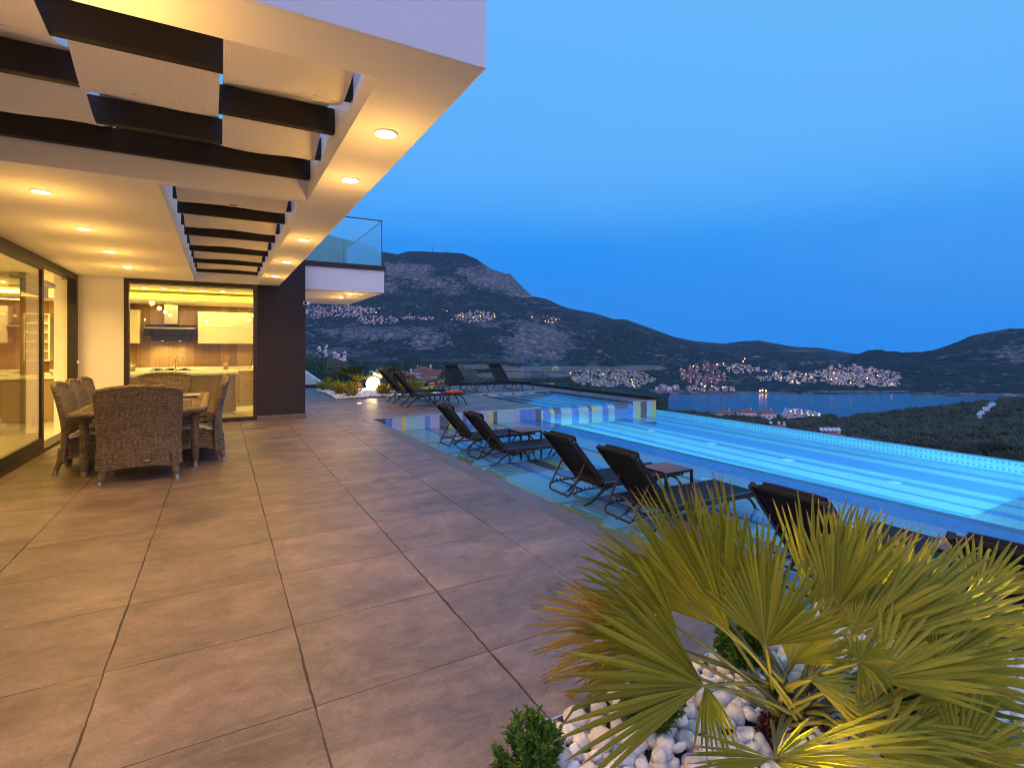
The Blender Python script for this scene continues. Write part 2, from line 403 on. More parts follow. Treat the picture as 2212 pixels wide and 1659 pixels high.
W['frond_dry'] = leaf_mat('dry_palm_frond', (.42, .24, .035), (.55, .36, .07), (.34, .19, .08), .35, .6)
W['frond_lit_tint'] = leaf_mat('palm_frond_lit_tint', (.24, .24, .015), (.42, .36, .03), (.36, .19, .05), .35, .5)  # frond copy for the uplit side, yellow lamplight put into its colour
W['petiole'] = M('palm_petiole', (.14, .14, .03), .5, fn=varied((.10, .11, .02), (.2, .18, .05), 14))
W['palmtrunk'] = M('fibrous_trunk', (.06, .04, .025), .95, fn=varied((.03, .02, .012), (.11, .075, .045), 30, .9, 60, .02, (1, 1, .3)))
W['boxleaf'] = leaf_mat('boxwood_leaf', (.06, .14, .014), (.16, .29, .04), None, .2, .4)
W['goldleaf'] = leaf_mat('golden_shrub_leaf', (.22, .21, .02), (.50, .40, .045), None, .25, .5)
W['redleaf'] = leaf_mat('dark_red_leaf', (.05, .012, .012), (.13, .035, .02), None, .1, .5)
W['forest'] = leaf_mat('maquis_leaf', (.030, .055, .036), (.15, .19, .145), None, .0, .8, .13, .22)
W['forest2'] = leaf_mat('dark_bush_leaf', (.022, .045, .026), (.10, .14, .085), None, .0, .8, .3, .3)
W['bark'] = M('grey_bark', (.10, .08, .06), .9, fn=varied((.06, .05, .04), (.14, .115, .09), 10, .6, 30))
W['cycad'] = leaf_mat('cycad_leaf', (.035, .055, .012), (.09, .10, .02), None, .2, .45)
W['soil'] = M('planter_soil', (.05, .04, .03), .95, fn=varied((.04, .03, .022), (.07, .055, .04), 20, .5, 60))
def pebble_fn(t, b):
    g = t.n('NewGeometry'); rnd = g.outputs['Random Per Island']; v = t.obj()
    c = t.ramp(rnd, [(0, (.66, .62, .56)), (.6, (.80, .77, .72)), (1, (.85, .84, .81))])
    c = t.mix(t.ramp(t.noise(26, 6, .7, v), [(.48, (0,)*3), (.66, (.6,)*3)]), c, (.42, .36, .29))
    t.L.new(c, b.inputs['Base Color']); t.L.new(t.bump(t.noise(60, 5, .6, v), .25, .004), b.inputs['Normal'])
W['pebble'] = M('white_pebble', (.7, .66, .6), .75, fn=pebble_fn)
# ---------------------------------------------------------------- sky: clear blue dusk, paler towards the set sun behind the terrace
wd = bpy.data.worlds.new('World'); SC.world = wd; wd.use_nodes = True
wt = wd.node_tree; wt.nodes.clear()
class WN(NT):
    def __init__(s, tree): s.t = tree; s.L = tree.links
t = WN(wt)
tc = t.n('TexCoord'); sp = t.n('SeparateXYZ'); t.L.new(tc.outputs['Generated'], sp.inputs[0])
front = t.ramp(sp.outputs[2], [(0, (.016, .275, .90)), (.14, (.016, .285, .93)), (.19, (.02, .30, .95)), (.26, (.070, .40, 1.0)), (.33, (.112, .45, 1.0)), (.5, (.13, .47, 1.0)), (1, (.22, .54, 1.0))])
back = t.ramp(sp.outputs[2], [(0, (.42, .30, .36)), (.09, (.75, .55, .68)), (.25, (1.28, 1.12, 1.75)), (.5, (1.05, 1.02, 1.95)), (1, (.30, .62, 1.3))])
dt = t.n('VectorMath', operation='DOT_PRODUCT'); t.L.new(tc.outputs['Generated'], dt.inputs[0]); dt.inputs[1].default_value = (FX, FY, 0)
side = t.n('VectorMath', operation='DOT_PRODUCT'); t.L.new(tc.outputs['Generated'], side.inputs[0]); side.inputs[1].default_value = (FY, -FX, 0)
fb = t.ramp(t.math('ADD', t.math('MULTIPLY', dt.outputs['Value'], .5), .5), [(.30, (1,)*3), (.62, (0,)*3)])
# a little brighter to the right, high up
br = t.math('MULTIPLY', t.math('MAXIMUM', side.outputs['Value'], 0.0), t.math('MAXIMUM', sp.outputs[2], 0.0))
front = t.mix(t.math('MULTIPLY', br, 1.5, True), front, (.16, .52, 1.0))
sky = t.mix(fb, front, back)
wsp = t.n('Mapping', inp={'Scale': (1.2, 1.2, 4.0)}); t.L.new(tc.outputs['Generated'], wsp.inputs['Vector'])
sky = t.mix(t.ramp(t.noise(1.6, 5, .6, wsp.outputs[0], .6), [(.42, (0,)*3), (.75, (.16,)*3)]), sky, (.16, .42, .92))
bg = t.n('Background', inp={'Strength': 1.0}); t.L.new(sky, bg.inputs['Color'])
wo = t.n('OutputWorld'); t.L.new(bg.outputs[0], wo.inputs[0])

# ---------------------------------------------------------------- terrain, built fan by fan in real metres
def vnoise(x, y, seed=0):
    xi = np.floor(x).astype(np.int64); yi = np.floor(y).astype(np.int64); xf = x - xi; yf = y - yi
    def h(a, b):
        q = (a * 374761393 + b * 668265263 + seed * 974711) & 0x7fffffff
        q = ((q ^ (q >> 13)) * 1274126177) & 0x7fffffff
        return ((q ^ (q >> 16)) & 0xffff) / 65535.0
    u = xf * xf * (3 - 2 * xf); w = yf * yf * (3 - 2 * yf)
    return (h(xi, yi)*(1-u) + h(xi+1, yi)*u)*(1-w) + (h(xi, yi+1)*(1-u) + h(xi+1, yi+1)*u)*w
def fbm(x, y, o=5, seed=0, ridged=False):
    s = 0; a = .5; n = 0
    for k in range(o):
        v = vnoise(x * 2**k, y * 2**k, seed + k)
        if ridged: v = 1 - np.abs(2 * v - 1)
        s = s + a * v; n += a; a *= .5
    return s / n - .5
SEA = -128.5
class Fan:
    def __init__(s, name, xpx, ds, knots, amp, mat, blobs=None, sky=None, nscale=1.0):
        """knots: list of (d, [(x, value)...], mode) ; value is a photo row ('y') or a height in metres ('z')"""
        s.x = np.array(xpx, float); s.d = np.array(ds, float)
        kd = np.array([k[0] for k in knots], float); kz = []
        for d, pts, mode in knots:
            v = np.interp(s.x, [p[0] for p in pts], [p[1] for p in pts])
            kz.append(EYE - (v - YH) * d / F_PX if mode == 'y' else v)
        kz = np.array(kz); Z = np.zeros((len(s.d), len(s.x)))
        lk, ld = np.log(kd), np.log(s.d)
        for j in range(len(s.x)): Z[:, j] = np.interp(ld, lk, kz[:, j])
        # soften the knots along the view direction
        for _ in range(3): Z[1:-1] = (Z[:-2] + 2 * Z[1:-1] + Z[2:]) / 4
        D = s.d[:, None]; Lt = (s.x[None] - 1106) * D / F_PX
        s.X = D * FX + Lt * FY; s.Y = D * FY - Lt * FX
        rel = fbm(s.X / (420*nscale), s.Y / (420*nscale), 7, 3, True) * 1.25 + fbm(s.X / (90*nscale), s.Y / (90*nscale), 4, 9) * .35
        Z = Z + rel * amp(D, s.x[None]) + fbm(s.X / (38*nscale), s.Y / (38*nscale), 3, 31) * np.minimum(amp(D, s.x[None]) * .30, 14)
        if sky:
            sd, sl = sky; yr = np.interp(s.x, [p[0] for p in sl], [p[1] for p in sl])[None] + 1.5 + 2.2 * (fbm(s.X / 160, s.Y / 160, 3, 77) + .5) + (sd - D) * .004
            Z = np.where(D < sd, np.minimum(Z, EYE - (yr - YH) * D / F_PX), np.minimum(Z, EYE - (yr - YH) * sd / F_PX))
        s.Z = Z
        s.YP = YH + (EYE - Z) * F_PX / D
        V = np.stack([s.X, s.Y, Z], -1).reshape(-1, 3); a, b = Z.shape
        idx = np.arange(a * b).reshape(a, b)
        Q = np.stack([idx[:-1, :-1], idx[:-1, 1:], idx[1:, 1:], idx[1:, :-1]], -1).reshape(-1, 4)
        XP = np.broadcast_to(s.x[None], Z.shape); at = {'rock': np.zeros(a*b), 'earth': np.zeros(a*b)}
        for k, cx, cy, rx, ry, st in (blobs or []):
            q = np.clip(1.35 - np.sqrt(((XP - cx) / rx)**2 + ((s.YP - cy) / ry)**2), 0, 1) * st
            at[k] = np.maximum(at[k], q.ravel())
        s.o = np_mesh(name, V, Q, mat, smooth=True, attrs=at); tag(s.o, kind='structure')
    def hit(s, x, y):
        """first ground met when looking at photo position (x, y)"""
        j = int(np.clip(np.searchsorted(s.x, x), 1, len(s.x) - 1)); w = (x - s.x[j-1]) / (s.x[j] - s.x[j-1])
        yp = s.YP[:, j-1] * (1-w) + s.YP[:, j] * w
        for i in range(1, len(yp)):
            if yp[i] <= y < yp[i-1] or (yp[i] <= y and i == 1):
                f = (yp[i-1] - y) / max(1e-6, yp[i-1] - yp[i]); f = min(1, max(0, f))
                d = s.d[i-1] + (s.d[i] - s.d[i-1]) * f
                z = EYE - (y - YH) * d / F_PX
                l = (x - 1106) * d / F_PX
                return Vector((d*FX + l*FY, d*FY - l*FX, z)), d
        return None, None
    def z_at(s, x, d):
        i = int(np.clip(np.searchsorted(s.d, d), 1, len(s.d)-1)); j = int(np.clip(np.searchsorted(s.x, x), 1, len(s.x)-1))
        u = (d - s.d[i-1]) / (s.d[i] - s.d[i-1]); w = (x - s.x[j-1]) / (s.x[j] - s.x[j-1])
        z = (s.Z[i-1, j-1]*(1-w) + s.Z[i-1, j]*w)*(1-u) + (s.Z[i, j-1]*(1-w) + s.Z[i, j]*w)*u
        return z
def hill_fn(green1, green2, rock1, rock2, sc, amount):
    def fn(t, b):
        v = t.obj()
        ra = t.n('Attribute', attribute_name='rock').outputs['Fac']; ea = t.n('Attribute', attribute_name='earth').outputs['Fac']
        n1 = t.noise(.012 * sc, 9, .66, v, .3); n2 = t.noise(.042 * sc, 6, .72, v, .2); n3 = t.noise(.004 * sc, 5, .6, v)
        g = t.ramp(n2, [(.36, green1), (.62, green2)])
        rk = t.ramp(t.noise(.03 * sc, 8, .7, t.obj((1, 1, .45))), [(.32, tuple(x * .45 for x in rock1)), (.5, rock1), (.68, rock2)])
        s = t.math('ADD', t.math('MULTIPLY', n1, .42), t.math('MULTIPLY', n2, .58))
        s = t.math('ADD', s, t.math('MULTIPLY', t.math('SUBTRACT', n3, .5), .35))
        s = t.math('ADD', s, t.math('MULTIPLY', ra, .28))
        m = t.ramp(s, [(.56 - amount, (0,)*3), (.615 - amount, (.9,)*3)])
        c = t.mix(m, g, rk)
        vo = t.n('TexVoronoi', feature='DISTANCE_TO_EDGE', inp={'Scale': .022 * sc}); t.L.new(t.obj((1, 1, .3)), vo.inputs['Vector'])
        rk = t.mix(t.ramp(vo.outputs['Distance'], [(0, (.75,)*3), (.12, (0,)*3)]), rk, tuple(x * .3 for x in rock1)); c = t.mix(m, g, rk)
        e = t.ramp(t.math('ADD', ea, t.math('MULTIPLY', t.math('SUBTRACT', n2, .5), .9)), [(.45, (0,)*3), (.62, (1,)*3)])
        c = t.mix(e, c, t.ramp(n1, [(.3, (.20, .13, .10)), (.7, (.38, .26, .21))]))
        t.L.new(c, b.inputs['Base Color'])
        h = t.math('ADD', t.math('MULTIPLY', n2, .4), t.math('MULTIPLY', t.noise(.25 * sc, 3, .6, v), .25))
        t.L.new(t.bump(h, 1.0, 22 / sc), b.inputs['Normal'])
    return fn
W['hill'] = M('scrub_mountain', (.05, .06, .04), .95, spec=.1, fn=hill_fn((.010, .020, .020), (.036, .056, .048), (.17, .155, .155), (.42, .38, .38), 1.0, .010))
W['hill_near'] = M('scrub_hillside', (.05, .06, .04), .95, spec=.1, fn=hill_fn((.016, .028, .016), (.045, .06, .034), (.16, .14, .12), (.26, .22, .19), 4.0, -.02))

RIDGE = [(250, 430), (560, 455), (660, 488), (712, 506), (790, 526), (820.6, 540.7), (859.6, 546.7), (880.6, 540.7), (934.6, 541.5), (967.6, 543), (1000.6, 545.8), (1030.6, 557), (1057.6, 576.7), (1087.6, 587), (1102.6, 588.7), (1117.6, 606.7), (1149, 636.7), (1180.6, 643), (1210.6, 657.7), (1231.6, 664), (1280, 673), (1325, 687), (1351, 687), (1399, 704), (1456, 725), (1503, 737), (1565, 745), (1603, 737), (1641, 735), (1665, 742), (1717, 754), (1774, 758.5), (1836, 774), (1900, 786), (2000, 800)]
K = [(30, [(250, -6.5), (1200, -6.5), (1430, -40)], 'z'), (120, [(250, 845), (1230, 848), (1420, 880), (1440, 1900)], 'y'),
     (400, [(250, 836), (860, 838), (1060, 832), (1230, 850), (1420, 864), (1450, 1170)], 'y'),
     (900, [(250, 818), (860, 815), (1060, 816), (1230, 842), (1400, 852), (1432, 868), (1450, 940)], 'y'),
     (1440, [(250, 800), (1060, 800), (1230, 815), (1320, 826), (1420, 848), (1450, 853), (2010, 856)], 'y'),
     (1490, [(250, 799), (1060, 799), (1230, 814), (1320, 822), (1420, 838), (1450, 849), (1500, 848.4), (1640, 848.6), (1800, 846.5), (1950, 847.5), (2010, 851)], 'y'),
     (1900, [(250, 785), (1060, 788), (1230, 795), (1320, 797), (1420, 797), (1450, 808), (1500, 815), (1570, 817), (1640, 825), (1800, 818), (1950, 822)], 'y'),
     (2350, [(250, 760), (860, 760), (1060, 765), (1230, 775), (1320, 778), (1420, 775), (1450, 772), (1500, 776), (1570, 776), (1640, 787), (1800, 783), (1950, 790)], 'y'),
     (2900, [(250, 707), (660, 705), (860, 707), (960, 704), (1060, 701), (1130, 703), (1200, 722), (1250, 742), (1320, 748), (1420, 754), (1500, 764), (1640, 772), (1800, 775), (1950, 784)], 'y'),
     (3120, [(250, 702), (860, 702), (1060, 698), (1130, 699), (1200, 712), (1250, 715), (1320, 710), (1370, 716), (1420, 730), (1500, 757), (1640, 764), (1800, 770), (1950, 784)], 'y'),
     (3700, [(250, 655), (660, 655), (860, 657), (1060, 662), (1130, 672), (1200, 686), (1250, 697), (1320, 706), (1370, 712), (1420, 727), (1500, 748), (1640, 752), (1800, 766), (1950, 786)], 'y'),
     (4100, [(250, 600), (660, 620), (860, 622), (1000, 628), (1060, 634), (1130, 655), (1231, 678), (1325, 697), (1399, 714), (1503, 744), (1641, 745), (1774, 762), (1950, 788)], 'y'),
     (4800, RIDGE, 'y'), (7000, [(250, 900), (1100, 700), (1250, 300), (2010, -100)], 'z')]
BL = [('rock', 870, 582, 62, 14, 1.0), ('rock', 905, 598, 30, 7, .7), ('rock', 1070, 600, 50, 26, 1.0), ('rock', 1120, 622, 34, 20, 1.0), ('rock', 1010, 588, 24, 10, .7), ('rock', 940, 612, 60, 14, .5),
      ('rock', 975, 630, 30, 10, .5), ('rock', 840, 610, 30, 24, .5), ('rock', 1160, 740, 70, 48, .85), ('rock', 800, 720, 130, 16, .55), ('rock', 920, 735, 50, 22, .5), ('rock', 1050, 700, 50, 8, .5),
      ('rock', 720, 760, 70, 20, .35), ('rock', 1600, 848, 130, 2.6, 1.0), ('rock', 1850, 846, 110, 2.6, 1.0), ('rock', 1450, 845, 40, 5, .9),
      ('earth', 1045, 603, 26, 3.2, .9), ('earth', 1020, 594, 14, 2, .8), ('earth', 1140, 640, 34, 3.0, .8), ('earth', 1230, 797, 200, 8, 1.0), ('earth', 1130, 810, 140, 8, 1.0), ('earth', 1380, 795, 70, 7, 1.0), ('earth', 1040, 792, 110, 7, .8),
      ('earth', 1590, 757, 14, 1.2, .0), ('earth', 1725, 757.8, 70, 1.4, .7), ('earth', 1190, 665, 40, 2.5, .6), ('earth', 1425, 768, 26, 3, .7), ('earth', 1635, 770, 18, 3, .7), ('earth', 1310, 830, 50, 5, .6), ('earth', 850, 812, 60, 6, .5)]
mountain = Fan('mountain', np.linspace(260, 2010, 620), np.concatenate([np.geomspace(30, 700, 60), np.linspace(720, 5000, 250), np.linspace(5060, 7000, 20)]), K,
               lambda D, x: np.clip((D - 150) / 900, 0, 1) * np.minimum(.022 * D, 68) * np.where(D < 4300, 1, .18) * np.where((D > 1350) & (D < 2300) & (x > 1400), .22, 1) * np.where((D < 1480) & (x > 1425), 0, 1) * np.clip(1.15 - (x - 1150) / 900, .35, 1) * np.where((D > 3000) & (x > 1230), .45, 1), W['hill'], BL, (4800, RIDGE))

RH = [(1740, 800), (1800, 786), (1836, 776), (1902, 762), (1945, 768), (2007, 761), (2040, 751), (2092, 732.4), (2144.7, 720.5), (2178, 717.7), (2212, 718), (2300, 726), (2500, 740), (2900, 758)]
KR = [(1340, [(1740, -140), (2900, -140)], 'z'), (1400, [(1740, -140), (1955, -136), (1975, -127), (2900, -127)], 'z'),
      (1800, [(1740, 853), (1930, 850), (1965, 832), (2040, 815), (2120, 800), (2212, 796), (2900, 806)], 'y'),
      (2300, [(1740, 830), (1836, 818), (1930, 806), (1960, 794), (2040, 778), (2120, 757), (2212, 748), (2900, 775)], 'y'),
      (2800, RH, 'y'), (3600, [(1740, -100), (2900, -60)], 'z')]
right_hill = Fan('headland', np.linspace(1745, 2900, 330), np.linspace(1340, 3600, 170), KR, lambda D, x: np.clip((D - 1390) / 300, 0, 1) * .016 * D, W['hill'],
                 [('rock', 2100, 853, 170, 3.0, 1.0), ('rock', 2190, 760, 60, 30, .3), ('rock', 1990, 852, 30, 5, .8)])
CREST = [(1150, 898), (1300, 896), (1432, 893), (1541, 900), (1760, 907), (1817, 915), (1874, 908), (1969, 894), (2095, 880), (2125, 873), (2165, 869), (2212, 869), (2400, 858), (2900, 845)]
KN = [(14, [(1150, -8), (2900, -9)], 'z'), (60, [(1150, -16), (2900, -15)], 'z'), (120, [(1150, -27), (1700, -27), (2900, -24)], 'z'), (200, [(1150, 962), (1700, 962), (2212, 952), (2900, 925)], 'y'),
      (300, [(1150, 930), (1700, 936), (1850, 934), (2212, 915), (2900, 885)], 'y'), (430, CREST, 'y'), (480, [(x, y + 2.5) for x, y in CREST], 'y'), (640, [(1150, -138), (2900, -138)], 'z')]
hillside = Fan('hillside', np.linspace(1150, 2900, 240), np.geomspace(14, 640, 120), KN, lambda D, x: np.clip((D - 40) / 200, 0, 1) * 5, W['hill_near'],
               [('earth', 2040, 977, 60, 9, 1.0), ('earth', 1900, 940, 30, 4, .4), ('rock', 2050, 990, 70, 8, .8), ('rock', 2190, 880, 30, 7, .9)], nscale=.3)
mb = MB(); S_ = 9400
mb.quad((-S_, -S_, SEA), (S_, -S_, SEA), (S_, S_, SEA), (-S_, S_, SEA)); tag(mb.build('sea', W['sea']), kind='structure')
# the hill the villa stands on
mb = MB(); pr = [(-60, -30, -12), (-30, -30, -.6), (-9, -30, -.6), (3, -30, -.6), (9, -30, -1.0), (13.5, -30, -7), (30, -30, -12)]
gy = [-60, -10, 5, 19, 21.5, 24, 40, 70]; P = []
for y in gy: P.append([(x, y, (z - .3 if y < 20 else min(z, -2.2 - (y - 21) * .12) if y > 21 else z)) for x, _, z in pr])
mb.grid([[(x, y, z - .4) for x, y, z in r] for r in P]); tag(mb.build('villa_ground', W['hill_near']), kind='structure')

# white bends of road on the slopes
def road(name, pts, fan, w, mat):
    L = []; Rr = []
    for x, y in pts:
        p, d = fan.hit(x, y)
        if p is None: continue
        L.append(p)
    a = MB(); rows = []
    for i, p in enumerate(L):
        tdir = (L[min(i+1, len(L)-1)] - L[max(i-1, 0)]); n = Vector((tdir.y, -tdir.x, 0)).normalized() * w / 2
        rows.append([p - n + Vector((0, 0, .9)), p + n + Vector((0, 0, .9))])
    a.grid(rows); return tag(a.build(name, mat), kind='structure')
W['track'] = M('pale_track', (.45, .42, .42), .9, fn=varied((.36, .33, .32), (.52, .49, .48), .3, .2, 2))
hroad = [(2118 + 30 * q**1.3, 912 - 40 * q) for q in np.linspace(0, 1, 22)]
road('hill_road', hroad, hillside, 7.5, W['track'])
# ---------------------------------------------------------------- the villa
villa = empty('villa', (0, 12, 0), 0, 'white flat roofed villa with lit kitchen, dark column and pergola soffit over the terrace', 'house')
VP = Vector((0, 12, 0))
def vpart(name, mb, mats, parent=None, label=None):
    o = mb.build(name, mats, parent or villa)
    if parent is None: o.location = -VP
    if label: o['label'] = label
    return o
def cells(xc, yc, filled, z0, z1, m=0):
    """slab made of the filled cells of a grid, with outer faces only"""
    mb = MB(); nx, ny = len(xc) - 1, len(yc) - 1; on = lambda i, j: 0 <= i < nx and 0 <= j < ny and filled(i, j)
    for i in range(nx):
        for j in range(ny):
            if not on(i, j): continue
            a, b, c, d = xc[i], xc[i+1], yc[j], yc[j+1]
            mb.quad((a,c,z0),(a,d,z0),(b,d,z0),(b,c,z0), m); mb.quad((a,c,z1),(b,c,z1),(b,d,z1),(a,d,z1), m)
            if not on(i-1, j): mb.quad((a,c,z0),(a,c,z1),(a,d,z1),(a,d,z0), m)
            if not on(i+1, j): mb.quad((b,c,z0),(b,d,z0),(b,d,z1),(b,c,z1), m)
            if not on(i, j-1): mb.quad((a,c,z0),(b,c,z0),(b,c,z1),(a,c,z1), m)
            if not on(i, j+1): mb.quad((a,d,z0),(a,d,z1),(b,d,z1),(b,d,z0), m)
    return mb
CZ = 2.8
# soffit slab with its two openings
xc = [-6.0, -2.025, -.43, .672, 1.075]; yc = [2.20, 2.51, 4.90, 5.00, 11.90, 11.985]
hole = lambda i, j: (i in (1, 2) and j == 1) or (i == 2 and j == 3)
vpart('soffit', cells(xc, yc, lambda i, j: not hole(i, j), CZ, 3.32), W['soffit'])
mb = MB(); mb.box(-6.0, 1.078, 2.17, 2.20, CZ - .004, 3.85); mb.box(1.075, 1.078, 2.20, 11.985, CZ - .004, 3.85); mb.box(-6.0, 1.075, 2.2, 2.35, 3.321, 3.85); mb.box(.92, 1.075, 2.35, 11.985, 3.321, 3.85)
vpart('fascia', mb, W['stucco'])
# house walls
mb = MB(); mb.box(-2.45, -1.57, 12.0, 12.22, 0, CZ); mb.box(-1.57, .672, 12.0, 12.22, 2.798, CZ + .02); vpart('wall', mb, W['cream'])
mb = MB(); mb.box(-2.47, -2.27, -.5, 4.4, 0, CZ); mb.box(-2.47, -2.27, 4.4, 11.99, 2.795, CZ + .015); vpart('wall', mb, W['cream'])
mb = MB(); mb.box(.672, 1.60, 11.99, 12.6, .0, CZ + 1.0); vpart('column', mb, W['aubergine'], label='dark aubergine column beside the kitchen window')
mb = MB(); mb.bbox(.665, 1.615, 11.965, 11.99, 0, .085, .004); mb.box(1.6, 1.615, 11.99, 12.6, 0, .085); vpart('plinth', mb, W['stone'])
mb = MB(); mb.box(1.1, 1.45, 12.6, 15.6, 0, CZ); mb.box(-8.2, 1.45, 15.6, 15.85, 0, CZ); mb.box(-8.2, -8.0, -.5, 15.6, 0, CZ); mb.box(-8.0, -2.27, -.7, -.5, 0, CZ); vpart('interior_wall', mb, W['cream'])
mb = MB(); mb.box(-8.0, -2.27, -.5, 12.0, -.10, .012); mb.box(-8.0, 1.1, 12.0, 15.6, -.10, .012); vpart('interior_floor', mb, W['intfloor'])
mb = MB(); mb.box(-8.2, -2.275, -.7, 12.0, CZ + .02, 3.34); mb.box(-8.2, 1.45, 12.0, 15.85, CZ + .02, 3.34); vpart('interior_ceiling', mb, W['cream'])
mb = MB(); mb.box(-8.0, 1.1, 15.54, 15.6, 0, CZ); vpart('wood_panelling', mb, W['woodwall'])
# dropped ceiling band with a yellow cove strip
mb = MB(); mb.box(-3.6, .75, 14.35, 15.54, 2.56, 2.60); mb.box(.75, 1.1, 14.15, 15.54, 2.50, 2.80); vpart('ceiling_drop', mb, W['cream'])
mb = MB(); mb.box(-3.6, .74, 14.40, 14.46, 2.601, 2.75); mb.box(-3.6, .74, 14.36, 14.40, 2.601, 2.612); vpart('cove_light', mb, W['cove'])
mb = MB(); mb.box(-1.55, .66, 12.16, 12.22, 2.70, 2.797); vpart('blind_box', mb, W['soffit'])
# window
def frame_rect(x0, x1, z0, z1, y0, y1, w):
    a = MB(); a.box(x0, x0+w, y0, y1, z0, z1); a.box(x1-w, x1, y0, y1, z0, z1); a.box(x0+w, x1-w, y0, y1, z1-w, z1); a.box(x0+w, x1-w, y0, y1, z0, z0+w); return a
wf = vpart('window', frame_rect(-1.568, .670, .0, 2.797, 11.985, 12.14, .075), W['frame'])
mb = MB(); mb.box(-1.493, .595, 12.05, 12.062, .075, 2.722); vpart('pane', mb, W['winglass'], wf)
# sliding door along the left
sd = MB(); sd.box(-2.36, -2.235, 4.4, 11.985, 2.705, 2.794); sd.box(-2.40, -2.21, 4.4, 11.985, .0, .045); sd.box(-2.36, -2.235, 11.86, 11.985, .045, 2.705); sd.box(-2.36, -2.235, 4.4, 4.5, .045, 2.705)
sdo = vpart('sliding_door', sd, W['frame'])
for k, (y0, y1) in enumerate(((4.5, 7.2), (7.14, 9.93))):
    xo = -2.335 if k == 0 else -2.282
    a = MB(); w = .085
    a.box(xo, xo+.045, y0, y0+w, .046, 2.704); a.box(xo, xo+.045, y1-w, y1, .046, 2.704); a.box(xo, xo+.045, y0+w, y1-w, 2.62, 2.704); a.box(xo, xo+.045, y0+w, y1-w, .046, .20)
    f = vpart('sash', a, W['frame'], sdo)
    a = MB(); a.box(xo+.017, xo+.027, y0+w, y1-w, .20, 2.62); vpart('pane', a, W['doorglass'], sdo)
a = MB(); a.tube([(-2.232, 11.9, 1.24), (-2.20, 11.9, 1.24)], .026, 12); vpart('lock', a, W['white'], sdo)
# pergola beams, each one
beamY = [3.11, 3.655, 4.20, 4.75]
for y in beamY:
    a = MB(); a.bbox(-2.022, .669, y - .03, y + .03, 2.937, 3.10, .004); vpart('pergola_beam', a, W['beam'])
slatY = [5.35 + .617 * k for k in range(11)]
for y in slatY:
    a = MB(); a.bbox(-.40, .655, y - .025, y + .025, 2.937, 3.06, .004); vpart('pergola_slat', a, W['beam'])
# balcony beyond the column
a = MB(); a.box(1.3, 3.40, 12.605, 16.3, CZ, 3.32); a.box(1.605, 3.40, 12.3, 12.605, CZ, 3.32)
bal = vpart('balcony', a, W['stucco'])
a = MB(); a.box(1.605, 3.43, 12.26, 12.42, 3.322, 3.43); a.box(3.28, 3.43, 12.42, 16.3, 3.322, 3.43); vpart('coping', a, W['black_rail'], bal)
for x0, x1, y0, y1 in ((1.62, 2.46, 12.33, 12.345), (2.47, 3.345, 12.33, 12.345), (3.345, 3.36, 12.35, 14.25), (3.345, 3.36, 14.26, 16.2)):
    a = MB(); a.box(x0, x1, y0, y1, 3.43, 4.50); vpart('glass_panel', a, W['balglass'], bal)
a = MB(); a.box(1.62, 3.365, 12.325, 12.35, 4.50, 4.52); a.box(3.34, 3.365, 12.35, 16.2, 4.50, 4.52); a.box(3.346, 3.361, 12.329, 12.349, 3.43, 4.5); vpart('top_rail', a, W['black_rail'], bal)
a = MB(); a.box(-8.2, 1.3, 12.7, 15.85, 3.34, 6.2); a.box(-8.2, -1.0, 4.5, 12.7, 3.34, 6.2); vpart('upper_storey', a, W['stucco'])
a = MB(); a.bbox(1.56, 1.68, 11.955, 11.985, 2.42, 2.50, .006); se = vpart('motion_sensor', a, W['white']); a = MB(); a.bbox(1.575, 1.625, 11.945, 11.954, 2.43, 2.49, .003); vpart('sensor_lens', a, W['blackglass'], se)
# woven shade strips draped over and under the beams
def shade(x0, x1, ys, over0, zu, zo, y0, y1, label, amp_sag=.02, wob=0.0):
    pts = [(y0, 3.02)]
    for k, y in enumerate(ys): pts.append((y, zo if (k + over0) % 2 or (len(ys) == 4 and k == 3) else zu))
    pts.append((y1, 3.02)); P = []
    N = 90
    for i in range(N + 1):
        y = y0 + (y1 - y0) * i / N
        for a, b in zip(pts[:-1], pts[1:]):
            if a[0] <= y <= b[0] + 1e-6:
                u = (y - a[0]) / (b[0] - a[0]); e = u * u * (3 - 2 * u); z = a[1] + (b[1] - a[1]) * (.55 * e + .45 * u); break
        row = []
        for j in range(9):
            x = x0 + (x1 - x0) * j / 8
            row.append((x + wob * math.sin(y * 4.2 + j * .1), y, z + .008 * math.sin(j * .8 + y * 5)))
        P.append(row)
    a = MB(); a.shell(P, lambda i, j: (0, 0, .004))
    return tag(a.build('shade_strip', W['shade']), label, 'shade', 'woven shade strips through the pergola')
shade(.012, .625, beamY, 0, 2.925, 3.115, 2.515, 4.885, 'cream fabric shade strip in the pergola, closest to the outer corner')
shade(-.672, -.008, beamY, 1, 2.925, 3.115, 2.515, 4.885, 'cream fabric shade strip passing over the first pergola beam, in the middle', wob=.006)
shade(-1.345, -.690, beamY, 0, 2.925, 3.115, 2.515, 4.885, 'cream fabric shade strip in the pergola, leftmost in the photo', wob=.008)
shade(-2.015, -1.362, beamY, 1, 2.925, 3.115, 2.515, 4.885, 'cream fabric shade strip in the pergola, beside the house wall')
shade(-.36, .60, slatY, 1, 2.925, 3.075, 5.01, 11.885, 'cream fabric shade strip woven through the narrow slatted opening')
